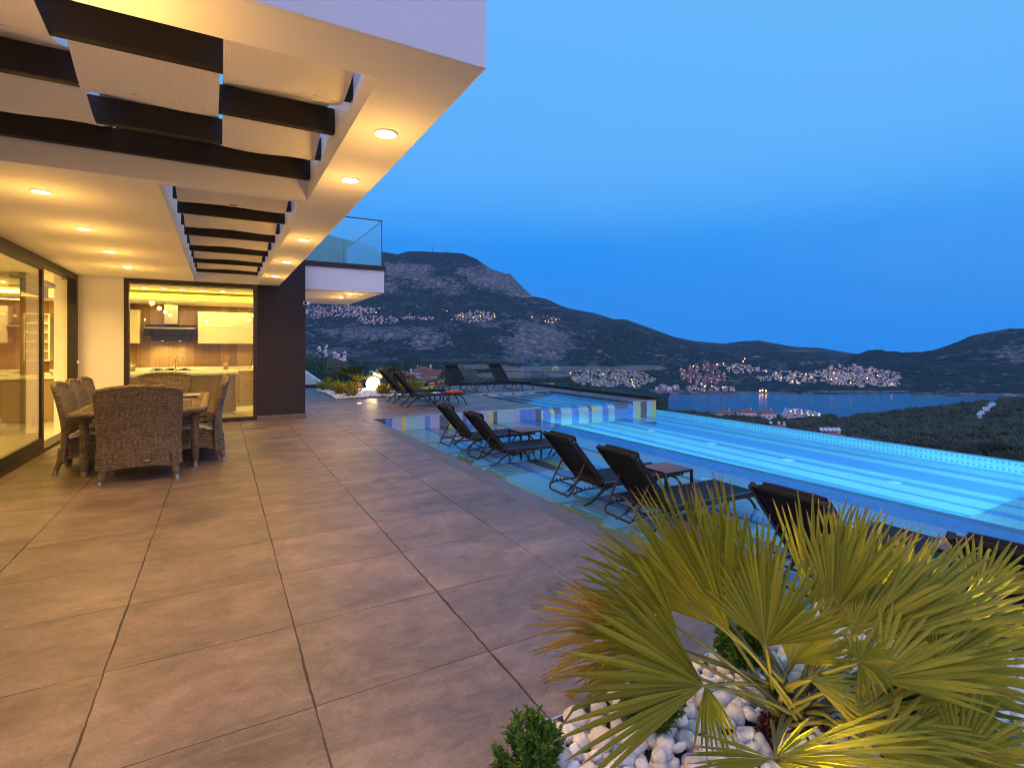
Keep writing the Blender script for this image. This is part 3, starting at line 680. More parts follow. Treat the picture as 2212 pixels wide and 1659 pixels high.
# small kitchen-side details
# ---------------------------------------------------------------- downlights
def spot(loc, energy, col=(1, .60, .20), size=R(150), blend=.75, rad=.06, dirv=(0, 0, -1), name='light'):
    l = bpy.data.lights.new(name, 'SPOT'); l.energy = energy; l.color = col; l.spot_size = size; l.spot_blend = blend; l.shadow_soft_size = rad
    o = bpy.data.objects.new(name, l); COL.objects.link(o); o.location = loc
    o.rotation_euler = Vector(dirv).to_track_quat('-Z', 'Y').to_euler(); return o
def area(loc, sx, sy, energy, col, dirv=(0, 0, -1), name='light'):
    l = bpy.data.lights.new(name, 'AREA'); l.shape = 'RECTANGLE'; l.size = sx; l.size_y = sy; l.energy = energy; l.color = col
    o = bpy.data.objects.new(name, l); COL.objects.link(o); o.location = loc
    o.rotation_euler = Vector(dirv).to_track_quat('-Z', 'Y').to_euler(); return o
WARM = (1, .52, .11)
def downlight(x, y, z, label, group, power, r=.062, mat='lamp'):
    t_ = empty('downlight', (x, y, z), 0, label, 'downlight', group)
    a = MB(); a.lathe([(r + .012, -.001), (r + .012, -.008), (r + .004, -.012), (r, -.010), (r, -.004)], n=24); a.build('trim_ring', W['white'], t_)
    a = MB(); a.lathe([(.0005, -.0065), (r, -.0065)], n=24); a.build('diffuser', W[mat], t_)
    if power:
        spot((x, y, z - .03), power * .58, WARM)
        l = bpy.data.lights.new('light', 'POINT'); l.energy = power * .055; l.color = WARM; l.shadow_soft_size = .05  # extra light floating under the fixture, added to brighten the soffit evenly
        o = bpy.data.objects.new('light', l); COL.objects.link(o); o.location = (x, y, z - .34)
EAVE = [(3.13, 'downlight in the outer soffit edge, biggest and closest to the fascia corner'), (4.13, 'second downlight along the outer soffit edge from the fascia corner'), (6.70, 'third downlight along the outer soffit edge, beside the narrow slatted opening'),
        (8.56, 'fourth downlight along the outer soffit edge, second from the dark column'), (10.38, 'downlight in the outer soffit edge, right next to the dark column')]
for y, lb in EAVE: downlight(.876, y, CZ, lb, 'downlights along the outer soffit edge', 150)
for k, lb in enumerate(('downlight in the flat ceiling by the sliding door, the biggest of that row', 'second downlight from the open pergola in the row above the sliding door', 'third downlight from the open pergola in the row above the sliding door', 'downlight in the row above the sliding door, closest to the cream wall')):
    downlight(-1.30, 5.69 + 1.56 * k, CZ, lb, 'downlights in the ceiling by the sliding door', 170)
for k, x in enumerate((-.42, -2.3, -4.2)): downlight(x, 2.355, CZ, ('downlight in the front strip of the soffit above the shade strips', 'second downlight along the front strip of the soffit', 'third downlight along the front strip of the soffit')[k], 'downlights in the front soffit strip', 300)
for (x, y, z, lb) in ((2.75, 12.95, CZ, 'downlight under the balcony, nearer the white balcony edge'), (2.72, 13.9, CZ, 'downlight under the balcony, nearer the mountain village')): downlight(x, y, z, lb, 'downlights under the balcony', 200, .05)
for k, (x, y, lb) in enumerate(((-1.45, 13.95, 'kitchen ceiling downlight in front of the left cupboard'), (-1.10, 13.95, 'kitchen ceiling downlight left of the hood chimney'), (-.75, 13.95, 'kitchen ceiling downlight right of the hood chimney'), (-.35, 13.95, 'kitchen ceiling downlight before the gap between hood and cupboard'), (.05, 13.95, 'kitchen ceiling downlight in front of the right pale cupboard'))):
    downlight(x, y, CZ + .02, lb, 'kitchen ceiling downlights', 0, .055, 'lampin')
area((-.4, 13.6, 2.60), 2.0, .8, 88, (1, .66, .17)); area((-.4, 15.0, 2.54), 2.2, .3, 30, (1, .66, .16))
area((-5.0, 8.5, 2.70), 3.0, 5.0, 430, (1, .64, .16)); area((-4.5, 13.8, 2.70), 3.0, 2.0, 190, (1, .64, .16))
area((-1.1, 14.40, 2.70), 4.0, .05, 22, (1, .66, .06), (0, -.3, 1))
# ---------------------------------------------------------------- kitchen
isl = empty('kitchen_island', (-1.3, 13.3, .012), 0, 'taupe kitchen island with white worktop behind the window', 'kitchen island')
a = MB(); a.bbox(-2.2, 1.60, -.40, .38, .10, .895, .004); a.build('body', W['taupe'], isl)
a = MB(); a.box(-2.15, 1.55, -.34, .33, 0, .10); a.build('plinth', W['lacquer'], isl)
a = MB(); a.bbox(-2.25, 1.65, -.46, .42, .895, .945, .004); a.build('worktop', W['worktop'], isl)
a = MB(); a.box(.14, .72, -.1, .28, .9455, .948); a.build('sink', W['steel'], isl)
tp = empty('kitchen_tap', (-.83, 13.12, .957), 0, 'chrome swan neck tap standing on the white island', 'tap')
a = MB(); a.lathe([(.03, 0), (.03, .02), (.019, .03), (.017, .16), (.022, .17), (.022, .2), (.012, .21)], n=16); a.build('body', W['chrome'], tp)
a = MB(); a.tube([(0, 0, .2), (0, 0, .30), (.02, 0, .35), (.06, 0, .375), (.11, 0, .36), (.135, 0, .31), (.138, 0, .28)], [.012, .012, .012, .012, .012, .012, .015], 10); a.build('spout', W['chrome'], tp)
a = MB(); a.tube([(0, 0, .12), (-.05, 0, .15), (-.10, 0, .17)], [.01, .008, .007], 8); a.build('lever', W['chrome'], tp)
bc = empty('base_cupboards', (0, 15.24, .012), 0, 'row of taupe kitchen drawers under a white worktop along the wood wall', 'cupboard')
a = MB(); a.box(-3.4, 1.07, -.30, .29, .10, .89); a.build('body', W['taupe'], bc)
a = MB(); a.box(-3.4, 1.07, -.25, .29, 0, .099); a.build('plinth', W['lacquer'], bc)
for x0 in (-2.6, -1.8, -1.0, -.2, .42):
    for z0, z1 in ((.105, .38), (.385, .635), (.64, .885)):
        x1 = x0 + (.60 if x0 < .3 else .62)
        a = MB(); a.bbox(x0, x1, -.322, -.301, z0, z1, .003); d = a.build('drawer', W['taupe'], bc)
        a = MB(); xm = (x0 + x1) / 2 - .1; a.tube([(xm - .09, -.323, z1 - .05), (xm - .09, -.345, z1 - .05), (xm + .09, -.345, z1 - .05), (xm + .09, -.323, z1 - .05)], .006, 6); a.build('handle', W['steel'], d)
a = MB(); a.bbox(-3.4, 1.09, -.34, .292, .892, .932, .004); a.box(-3.4, 1.09, .27, .292, .933, 1.0); a.build('worktop', W['worktop'], bc)
def wallcup(x0, x1, lb):
    c = empty('wall_cupboard', ((x0 + x1) / 2, 15.35, 1.60), 0, lb, 'cupboard'); h = (x1 - x0) / 2
    a = MB(); a.box(-h, h, -.15, .185, 0, .80); a.build('body', W['lacquer'], c)
    for z0, z1 in ((0.0, .395), (.402, .80)):
        a = MB(); a.bbox(-h, h, -.172, -.152, z0, z1, .003); d = a.build('flap_door', W['lacquer'], c)
    a = MB(); a.box(-.12, .2, -.178, -.173, .03, .042); a.build('handle', W['steel'], c)
wallcup(-.49, 1.07, 'pale cream wall cupboard right of the cooker hood'); wallcup(-3.1, -1.68, 'pale cream wall cupboard left of the cooker hood')
hd = empty('cooker_hood', (-1.05, 15.2, 1.66), 0, 'black glass cooker hood with steel chimney and two lit lamps', 'cooker hood')
a = MB(); a.bbox(-.14, .14, -.05, .30, .41, .88, .004); a.build('chimney', W['steel'], hd)
a = MB(); a.add([(-.52, -.26, .30), (.52, -.26, .30), (.52, .1, .40), (-.52, .1, .40), (-.52, -.14, .13), (.52, -.14, .13), (.52, .30, .13), (-.52, .30, .13), (-.52, .30, .40), (.52, .30, .40)],
               [(0,1,2,3), (0,4,5,1), (4,7,6,5), (3,2,9,8), (8,9,6,7), (1,5,6,9,2), (0,3,8,7,4)]); a.build('glass_canopy', W['blackglass'], hd)
a = MB(); a.box(-.52, .52, -.268, -.2615, .29, .325); a.build('front_strip', W['steel'], hd)
a = MB(); a.box(-.40, .42, -.10, .30, .0, .128); a.build('body', W['blackglass'], hd)
for x in (-.18, .18):
    a = MB(); a.lathe([(.001, -.004), (.035, -.004)], (x, .02, 0), 14); a.build('lamp', W['lampin'], hd); spot((-1.05 + x, 15.22, 1.64), 26, (1, .72, .28), R(140), .8, .03, (0, .2, -1))
hb = empty('hob', (-1.05, 15.18, .945), 0, 'black gas hob set in the white worktop under the hood', 'hob')
a = MB(); a.bbox(-.42, .42, -.23, .20, 0, .012, .003); a.build('plate', W['blackglass'], hb)
for x in (-.28, 0, .28):
    a = MB()
    for y in (-.1, .08): a.lathe([(.05, .013), (.045, .03), (.001, .032)], (x, y, 0), 12); a.box(x - .11, x + .11, y - .006, y + .006, .034, .046); a.box(x - .006, x + .006, y - .09, y + .07, .047, .056)
    a.build('pan_support', W['iron'], hb)
ut = empty('utensil_jar', (.12, 15.22, .945), 0, 'wooden jar of kitchen spoons on the back worktop', 'jar')
a = MB(); a.lathe([(.001, 0), (.05, 0), (.052, .17), (.046, .17), (.044, .03), (.001, .03)], n=16); a.build('jar', W['bamboo'], ut)
for k, (dx, h) in enumerate(((-.10, .30), (-.03, .33), (.03, .34), (.09, .36), (.05, .31))):
    a = MB(); a.tube([(dx * .2, .01, .04), (dx * .7, .01 * k, h * .8), (dx, .01 * k, h)], [.007, .008, .02], 8); a.build('spoon', W['bamboo'], ut)
kt = empty('kettle', (.78, 15.16, .945), 0, 'round chrome kettle with tall handle at the right end of the worktop', 'kettle')
a = MB(); a.lathe([(.001, 0), (.10, 0), (.105, .03), (.085, .09), (.03, .13), (.001, .135)], n=20); a.build('body', W['chrome'], kt)
a = MB(); a.tube([(-.07, 0, .1), (-.06, 0, .25), (0, 0, .30), (.06, 0, .25), (.07, 0, .1)], .008, 8); a.tube([(0, 0, .13), (0, 0, .33)], .012, 8); a.build('handle', W['iron'], kt)
cn = empty('canister', (-1.86, 15.18, .945), 0, 'small steel canister at the left end of the worktop', 'canister')
a = MB(); a.lathe([(.001, 0), (.10, 0), (.10, .16), (.001, .16)], n=18); a.build('body', W['steel'], cn); a = MB(); a.lathe([(.104, .161), (.104, .18), (.02, .19), (.001, .20)], n=18); a.build('lid', W['steel'], cn)
# ---------------------------------------------------------------- room behind the open sliding door
a = MB(); a.box(-2.56, -2.452, 11.95, 12.2, .013, 2.79); a.box(-2.452, -2.365, 11.95, 11.997, .046, 2.70); o = a.build('door_jamb', W['soffit'], villa); o.location = -VP
sh = empty('wall_shelf', (-3.55, 15.50, 1.2), 0, 'narrow white five bay wall shelf on the wood wall of the living room', 'shelf')
a = MB(); a.box(-.22, -.19, -.28, .0, 0, 1.06); a.box(.19, .22, -.28, 0, 0, 1.06); a.box(-.19, .19, -.02, 0, 0, 1.06); a.build('frame', W['lacquer'], sh)
for k in range(6): a = MB(); a.box(-.19, .19, -.28, -.021, k * .206, k * .206 + .03); a.build('shelf_board', W['lacquer'], sh)
sb = empty('sideboard', (-3.75, 15.2, .012), 0, 'red brown lattice front sideboard against the living room wall', 'sideboard')
a = MB(); a.box(-.9, .9, -.25, .25, .12, .78); a.build('body', W['redwood'], sb)
a = MB(); a.bbox(-.95, .95, -.30, .28, .781, .82, .005); a.build('top', W['lacquer'], sb)
for x in (-.6, 0, .6):
    a = MB()
    for u in (-.26, -.09, .09, .26): a.box(x + u - .015, x + u + .015, -.275, -.251, .14, .76)
    for z in (.15, .35, .55, .74): a.box(x - .275, x + .275, -.29, -.2755, z, z + .03)
    a.build('lattice_door', W['rattan'], sb)
for x in (-.85, .85):
    for y in (-.2, .2): a = MB(); a.box(x - .03, x + .03, y - .03, y + .03, 0, .12); a.build('leg', W['rattan'], sb)
rc = empty('rattan_chair', (-2.95, 13.2, .012), .5, 'red brown bentwood rattan chair inside the open sliding door', 'chair')
a = MB(); a.lathe([(.001, .43), (.24, .43), (.25, .45), (.24, .47), (.001, .475)], n=22); a.build('seat', W['rattan'], rc)
a = MB()
for s in (1, .72): a.tube([(-.23 * s, .19, .46), (-.25 * s, .23, .75), (-.17 * s, .26, .98 * (.7 + .3 * s)), (0, .27, 1.06 * (.75 + .25 * s)), (.17 * s, .26, .98 * (.7 + .3 * s)), (.25 * s, .23, .75), (.23 * s, .19, .46)], .014, 8)
a.build('back', W['rattan'], rc)
for x, y in ((-.19, -.17), (.19, -.17), (-.17, .18), (.17, .18)): a = MB(); a.tube([(x, y, .43), (x * 1.2, y * 1.25, .2), (x * 1.3, y * 1.35, 0)], .016, 8); a.build('leg', W['rattan'], rc)
bl = empty('roller_blind', (-2.55, 10.9, 2.40), 0, 'white roller blind rolled up above the open sliding door', 'blind')
a = MB(); a.tube([(0, -1.0, .17), (0, .9, .17)], .05, 14); a.build('roll', W['white'], bl); a = MB(); a.box(-.052, -.046, -1.0, .9, -.06, .15); a.build('fabric', W['white'], bl)

# ---------------------------------------------------------------- wicker dining set
def wicker_chair():
    r = empty('dining_chair', (0, 0, 0))
    N, Mz = 17, 26; P = []
    for i in range(Mz):
        v = i / (Mz - 1); row = []
        for j in range(N):
            u = -1 + 2 * j / (N - 1)
            ztop = 1.045 - .035 * abs(u)**3 + .012 * math.cos(u * 1.5)
            zbot = .125 + .05 * (1 - u * u)
            z = zbot + (ztop - zbot) * v
            hw = .325 + .035 * max(0, v - .35) + .05 * max(0, .3 - v)
            y = -.02 - .16 * max(0, v - .42)**1.35 * 1.2 - .03 * max(0, .35 - v) + .045 * abs(u)**3
            row.append((u * hw, y, z))
        P.append(row)
    a = MB(); a.shell(P, lambda i, j: (0, .055 - .012 * abs(i / 13 - 1), 0)); 
    ed = [Vector(P[i][0]) + Vector((-.004, .028, 0)) for i in range(1, Mz)] + [Vector(P[-1][j]) + Vector((0, .026, .004)) for j in range(N)] + [Vector(P[i][-1]) + Vector((.004, .028, 0)) for i in range(Mz - 1, 0, -1)]
    a.tube(ed, .030, 8); a.build('backrest', W['wicker'], r)
    S = [[(u * (.27 + .01 * w), .03 + .50 * w, .425 + .02 * math.sin(w * 3)) for u in np.linspace(-1, 1, 7)] for w in np.linspace(0, 1, 7)]
    a = MB(); a.shell(S, lambda i, j: (0, 0, -.06)); a.build('seat', W['wicker'], r)
    # woven skirt round the front and sides, flaring to the feet
    ring = lambda z, e: [(-.285 - e, .02, z), (-.285 - e, .50 + e, z), (.285 + e, .50 + e, z), (.285 + e, .02, z)]
    zs = [.40, .33, .26, .2, .15]; Pk = []
    for k, z in enumerate(zs):
        q = ring(z, .012 * k * k / 4); row = []
        for (a0, b0) in zip(q[:-1], q[1:]):
            for w in np.linspace(0, 1, 8, endpoint=False):
                p = Vector(a0).lerp(Vector(b0), w); p.z += (.05 * (k / 4)) * math.sin(w * math.pi); row.append(tuple(p))
        row.append(q[-1]); Pk.append(row)
    a = MB(); a.shell(Pk, lambda i, j: (0, -.012, 0)); a.build('skirt', W['wicker'], r)
    for x, y, ox, oy in ((-.285, .015, -.035, -.05), (.285, .015, .035, -.05), (-.27, .47, -.02, .03), (.27, .47, .02, .03)):
        a = MB(); a.tube([(x, y, .30), (x + ox * .4, y + oy * .4, .14), (x + ox, y + oy, .045)], [.034, .030, .025], 10); l = a.build('leg', W['wicker'], r)
        a = MB(); a.tube([(x + ox, y + oy, .045), (x + ox * 1.1, y + oy * 1.1, 0)], [.027, .027], 12); a.build('foot_cap', W['steel'], l)
    Cn = [[(u * .245, .09 + .40 * w, .455 + .018 * math.sin(w * math.pi) * (1 - u * u)) for u in np.linspace(-1, 1, 9)] for w in np.linspace(0, 1, 7)]
    a = MB(); a.shell(Cn, lambda i, j: (0, 0, -.035)); cu = a.build('seat_cushion', W['cushion'], r)
    a = MB(); a.tube([(-.30, .09, .42), (-.315, .16, .44), (-.25, .18, .45)], .010, 6); a.tube([(.30, .09, .42), (.315, .16, .44), (.25, .18, .45)], .010, 6); a.build('tie', W['cushion'], cu)
    return r
ch0 = wicker_chair(); GR = 'wicker dining chairs round the terrace table'
def chair(x, y, rz, lb, first=False, sc=1):
    c = ch0 if first else copy_tree(ch0)
    c.location = (x, y, 0); c.rotation_euler = (0, 0, rz); c.scale = sc if hasattr(sc, '__len__') else (sc,) * 3
    return tag(c, lb, 'chair', GR)
near = chair(-.79, 7.14, 0, 'wicker dining chair seen from behind at the near end of the table', True, (1.10, 1, 1))
a = MB(); a.lathe([(.001, -.004), (.03, -.004), (.03, .002), (.001, .004)], n=18); pl = a.build('name_plate', W['steel'], near); pl.location = (.06, -.052, .235); pl.rotation_euler = (R(82), 0, 0); pl.scale = (1, .55, 1)
chair(-.82, 10.42, math.pi, 'wicker dining chair at the far end of the table, backed by the kitchen window', False, (1.05, 1, 1))
sl = {8.20: 'nearest to the terrace camera side', 8.86: 'middle one', 9.52: 'closest to the kitchen'}
for y, lb in ((8.20, 'wicker dining chair with white cushion ties on the pool side, at the near table corner'), (8.87, 'middle wicker dining chair on the pool side of the table'), (9.54, 'wicker dining chair on the pool side of the table, closest to the kitchen window')): chair(.0, y, R(90), lb, sc=(.85, 1, 1))
for y, lb in ((8.26, 'wicker dining chair on the sliding door side, at the near table corner'), (8.93, 'middle wicker dining chair on the sliding door side of the table'), (9.60, 'wicker dining chair on the sliding door side, closest to the cream wall')): chair(-1.66, y, R(-90), lb, sc=(.85, 1, 1))
tb = empty('dining_table', (-.83, 8.82, 0), 0, 'large wicker dining table with glass top on the tiled terrace', 'table')
a = MB(); a.bbox(-.65, .65, -1.24, 1.24, .69, .745, .012); 
a.tube([(-.66, -1.25, .725), (.66, -1.25, .725)], .035, 10); a.tube([(-.66, 1.25, .725), (.66, 1.25, .725)], .035, 10); a.tube([(-.66, -1.25, .725), (-.66, 1.25, .725)], .035, 10); a.tube([(.66, -1.25, .725), (.66, 1.25, .725)], .035, 10)
a.build('tabletop', W['wicker'], tb)
a = MB(); a.bbox(-.60, .60, -1.19, 1.19, .746, .754, .002); a.build('glass_top', W['tableglass'], tb)
for x in (-.55, .55):
    for y in (-1.1, 1.1):
        a = MB(); a.tube([(x, y, .70), (x, y, .06)], [.046, .042], 12); l = a.build('leg', W['wicker'], tb); a = MB(); a.tube([(x, y, .06), (x, y, 0)], .038, 14); a.build('foot_cap', W['steel'], l)
cd = empty('candle_holder', (-.62, 9.25, .7545), 0, 'black square candle holder on the glass table top', 'candle holder')
a = MB(); a.bbox(-.055, .055, -.055, .055, 0, .15, .006); a.build('body', W['blackglass'], cd); a = MB(); a.lathe([(.001, .151), (.03, .151), (.03, .17), (.001, .172)], n=14); a.build('candle', W['cushion'], cd)
ds = empty('glass_dish', (-.42, 9.30, .7545), 0, 'shallow glass dish near the far corner of the dining table', 'dish')
a = MB(); a.lathe([(.001, .004), (.10, .004), (.15, .03), (.155, .032), (.10, .0), (.001, .0)], n=24); a.build('dish', W['trim'], ds)
# ---------------------------------------------------------------- terrace and pool
YW = 11.04; XE, XS, XR, XI = 2.80, 7.02, 10.05, 10.93
yb = lambda x: 20.85 - (x - 2.78) * .29
a = MB()
def slab(poly, z0=-.30, z1=0.0): a.prism(poly, z0, z1)
slab([(-2.21, -8), (2.555, -8), (2.555, YW), (-2.21, YW)]); slab([(-2.21, YW), (1.6, YW), (1.6, 12.0), (-2.21, 12.0)])
slab([(1.6, YW + .007), (XS - .009, YW + .007), (XS - .009, yb(XS)), (1.6, yb(1.6))]); slab([(XS - .009, 15.207), (XR, 15.207), (XR, yb(XR)), (XS - .009, yb(XS))])
slab([(XR + .004, YW + .007), (XI, YW + .007), (XI, yb(XI)), (XR + .004, yb(XR))])
tag(a.build('terrace', W['tiles']), kind='structure')
a = MB(); a.bbox(2.560, XE, -8, YW - .002, -.299, .001, .003); a.box(2.554, 2.562, -8, YW - .002, -.25, -.006); tag(a.build('pool_coping', W['coping']), kind='structure')
pool = empty('swimming_pool', (XE, YW, -.3), 0, 'turquoise lit infinity pool with striped mosaic, shallow shelf and raised far basin', 'swimming pool'); PV = Vector(pool.location)
def ppart(name, mb, mats, label=None):
    o = mb.build(name, mats, pool); o.location = -PV
    if label: o['label'] = label
    return o
P_, B_, L_, Y_, D_ = 0, 1, 2, 3, 4
ST = [(2.80, 3.085, D_), (3.085, 3.229, B_), (3.229, 3.436, L_), (3.436, 3.523, Y_), (3.523, 3.969, P_), (3.969, 4.088, B_), (4.088, 4.31, L_), (4.31, 4.528, D_), (4.528, 4.595, Y_), (4.595, 4.876, P_), (4.876, 4.974, D_),
      (4.974, 5.123, B_), (5.123, 5.42, P_), (5.42, 5.55, L_), (5.55, 5.675, Y_), (5.675, 5.78, D_), (5.78, 6.242, P_), (6.242, 6.406, L_), (6.406, 6.857, B_), (6.857, 7.02, D_),
      (7.02, 7.088, P_), (7.088, 7.309, B_), (7.309, 7.428, Y_), (7.428, 7.637, D_), (7.637, 7.976, P_), (7.976, 8.193, B_), (8.193, 8.511, P_), (8.511, 8.62, D_), (8.62, 8.751, Y_), (8.751, 8.972, P_), (8.972, 9.181, B_), (9.181, 9.408, P_),
      (9.408, 9.89, D_), (9.89, 10.05, B_), (10.05, 10.209, P_), (10.209, 10.339, Y_), (10.339, 10.569, D_), (10.569, 10.802, P_), (10.802, 10.93, Y_)]
SHELF = -.42; DEEP = -1.45; YN = -4.0
# at the water's edge the shelf starts with a narrow yellow line
ST[0] = (2.80, 2.92, L_); ST.insert(1, (2.92, 3.0, Y_)); ST.insert(2, (3.0, 3.085, L_))
shelf_prof = [(YW, 0), (YW, SHELF), (YN, SHELF)]
lip = [(15.2, 0), (15.2, -.38), (11.36, -.38), (11.36, -.14)] + [(11.29 + .07 * math.cos(q), -.14 + .085 * math.sin(q)) for q in np.linspace(.3, math.pi / 2, 5)] + [(11.16 - .12 * math.sin(q), -.175 + .12 * math.cos(q)) for q in np.linspace(0, math.pi / 2, 7)] + [(YW, DEEP), (2.7, DEEP), (2.7, -1.0), (YN, -1.0)]
bord = [(YW, 0), (YW, DEEP), (2.7, DEEP), (2.7, -1.0), (YN, -1.0)]
a = MB(); b_ = MB()
for x0, x1, c in ST:
    pr = shelf_prof if x1 <= XS + .001 else (lip if x1 <= XR + .001 else bord); t_ = a if x1 <= XS + .001 else b_
    for (ya, za), (yc, zc) in zip(pr[:-1], pr[1:]):
        t_.add([(x0, ya, za), (x1, ya, za), (x1, yc, zc), (x0, yc, zc)], [(0, 1, 2, 3)], (D_ if x0 < 3.08 and ya == yc else (P_ if c == Y_ else B_ if c == D_ else c) if zc < -.6 and ya != yc else c))
ppart('shelf_mosaic', a, MOS); ppart('basin_mosaic', b_, MOS)
a = MB()
for z0, z1, c in ((SHELF, -.48, P_), (-.48, -.62, B_), (-.62, -.74, P_), (-.74, -1.1, B_), (-1.1, DEEP, P_)): a.quad((XS, YN, z0), (XS, YW, z0), (XS, YW, z1), (XS, YN, z1), c)
bands = [(-.300, -.335, P_), (-.335, -.36, 5), (-.36, -.46, P_), (-.46, -.60, 5), (-.60, -.64, P_), (-.64, -.67, 5), (-.67, -.86, P_), (-.86, -.90, 5), (-.90, -1.0, P_), (-1.0, -1.16, 5), (-1.16, -1.25, P_), (-1.25, DEEP, B_)]
for z0, z1, c in bands: a.quad((XI, YN, z0), (XI, YW, z0), (XI, YW, z1), (XI, YN, z1), c)
a.quad((XS, YW, 0), (XS, 15.2, 0), (XS, 15.2, -.38), (XS, YW, -.38), D_); a.quad((XR, YW, 0), (XR, 15.2, 0), (XR, 15.2, -.38), (XR, YW, -.38), D_)  # right basin wall's shade is put into its dark mosaic colour
ppart('side_mosaic', a, MOS)
a = MB(); a.box(XI + .004, XI + .16, YN, YW + .3, -4.5, -.306); a.box(XE - .2, XI + .16, YN - .2, YN, -4.5, -.302); ppart('infinity_wall', a, MOS[P_])
a = MB(); a.box(XE - .2, XI + .1, YN, YW, -1.9, -1.5); a.box(XS, XR, YW + .4, 15.1, -1.9, -.45); ppart('pool_shell', a, W['stone'])
a = MB(); a.quad((XE, YN, -.3), (XI + .155, YN, -.3), (XI + .155, YW, -.3), (XE, YW, -.3)); ppart('water_surface', a, W['water'])
a = MB(); a.quad((XS, 11.05, -.047), (XR, 11.05, -.047), (XR, 15.2, -.047), (XS, 15.2, -.047)); ppart('raised_water', a, W['water'])
a = MB(); a.box(XE, XS, YW - .008, YW + .006, -.016, .003); a.box(XS - .008, XS + .006, YW + .006, 15.206, -.016, .003); a.box(XS + .006, XR, 15.19, 15.206, -.016, .003); ppart('edge_trim', a, W['trim']); a = MB(); a.box(XR, XI, YW - .008, YW + .006, -.016, .003); ppart('edge_trim', a, W['trim'])
# underwater light strip below the shelf edge, plus an added lamp at the near end
a = MB(); a.box(XS + .002, XS + .03, 2.9, 10.6, -.60, -.565); ppart('light_strip', a, W['led'])
CY = (.24, .88, 1.0)
area((XS + .05, 6.8, -.62), 7.6, .05, 175, CY, (.45, 0, -1)); area((XS + .06, 6.8, -.56), 7.6, .05, 70, CY, (1, 0, -.12))
area((9.0, 2.78, -1.0), 3.0, .06, 130, CY, (0, 1, -.03))  # no fixture here: lamp added to brighten the far mosaic wall
for x, y in ((9.05, 9.3), (9.0, 7.5), (9.0, 5.8), (9.0, 4.1)):
    a = MB(); a.lathe([(.001, DEEP + .012), (.085, DEEP + .012), (.10, DEEP + .002)], (x, y, 0), 20); ppart('floor_inlet', a, W['white'])
for x, y in ((5.9, 7.2), (5.9, 5.0), (5.7, 2.9)):
    a = MB(); a.lathe([(.001, SHELF + .01), (.07, SHELF + .01), (.085, SHELF + .002)], (x, y, 0), 20); ppart('shelf_inlet', a, W['white'])
# ---------------------------------------------------------------- glass balustrades
def balustrade(name, p0, p1, n, lb, h=1.05):
    v = Vector((p1[0] - p0[0], p1[1] - p0[1], 0)); Lg = v.length; rz = math.atan2(v.y, v.x)
    r = empty(name, (p0[0], p0[1], 0), rz, lb, 'glass fence')
    a = MB(); a.bbox(0, Lg, -.06, .06, .001, .11, .006); a.build('base_rail', W['black_rail'], r)
    for k in range(n):
        a = MB(); a.box(Lg * k / n + .006, Lg * (k + 1) / n - .006, -.006, .006, .10, h); a.build('glass_panel', W['glass'], r)
        if k: a = MB(); a.box(Lg * k / n - .0055, Lg * k / n + .0055, -.0045, .0045, .11, h - .002); a.build('joint', W['stone'], r)
    return r
balustrade('glass_balustrade', (10.86, 11.0), (10.86, yb(10.86) - .07), 5, 'frameless glass fence along the pool side deck edge above the bay')
balustrade('glass_balustrade', (1.62, yb(1.62) - .08), (10.78, yb(10.78) - .08), 6, 'frameless glass fence along the rear deck edge behind the planting bed')
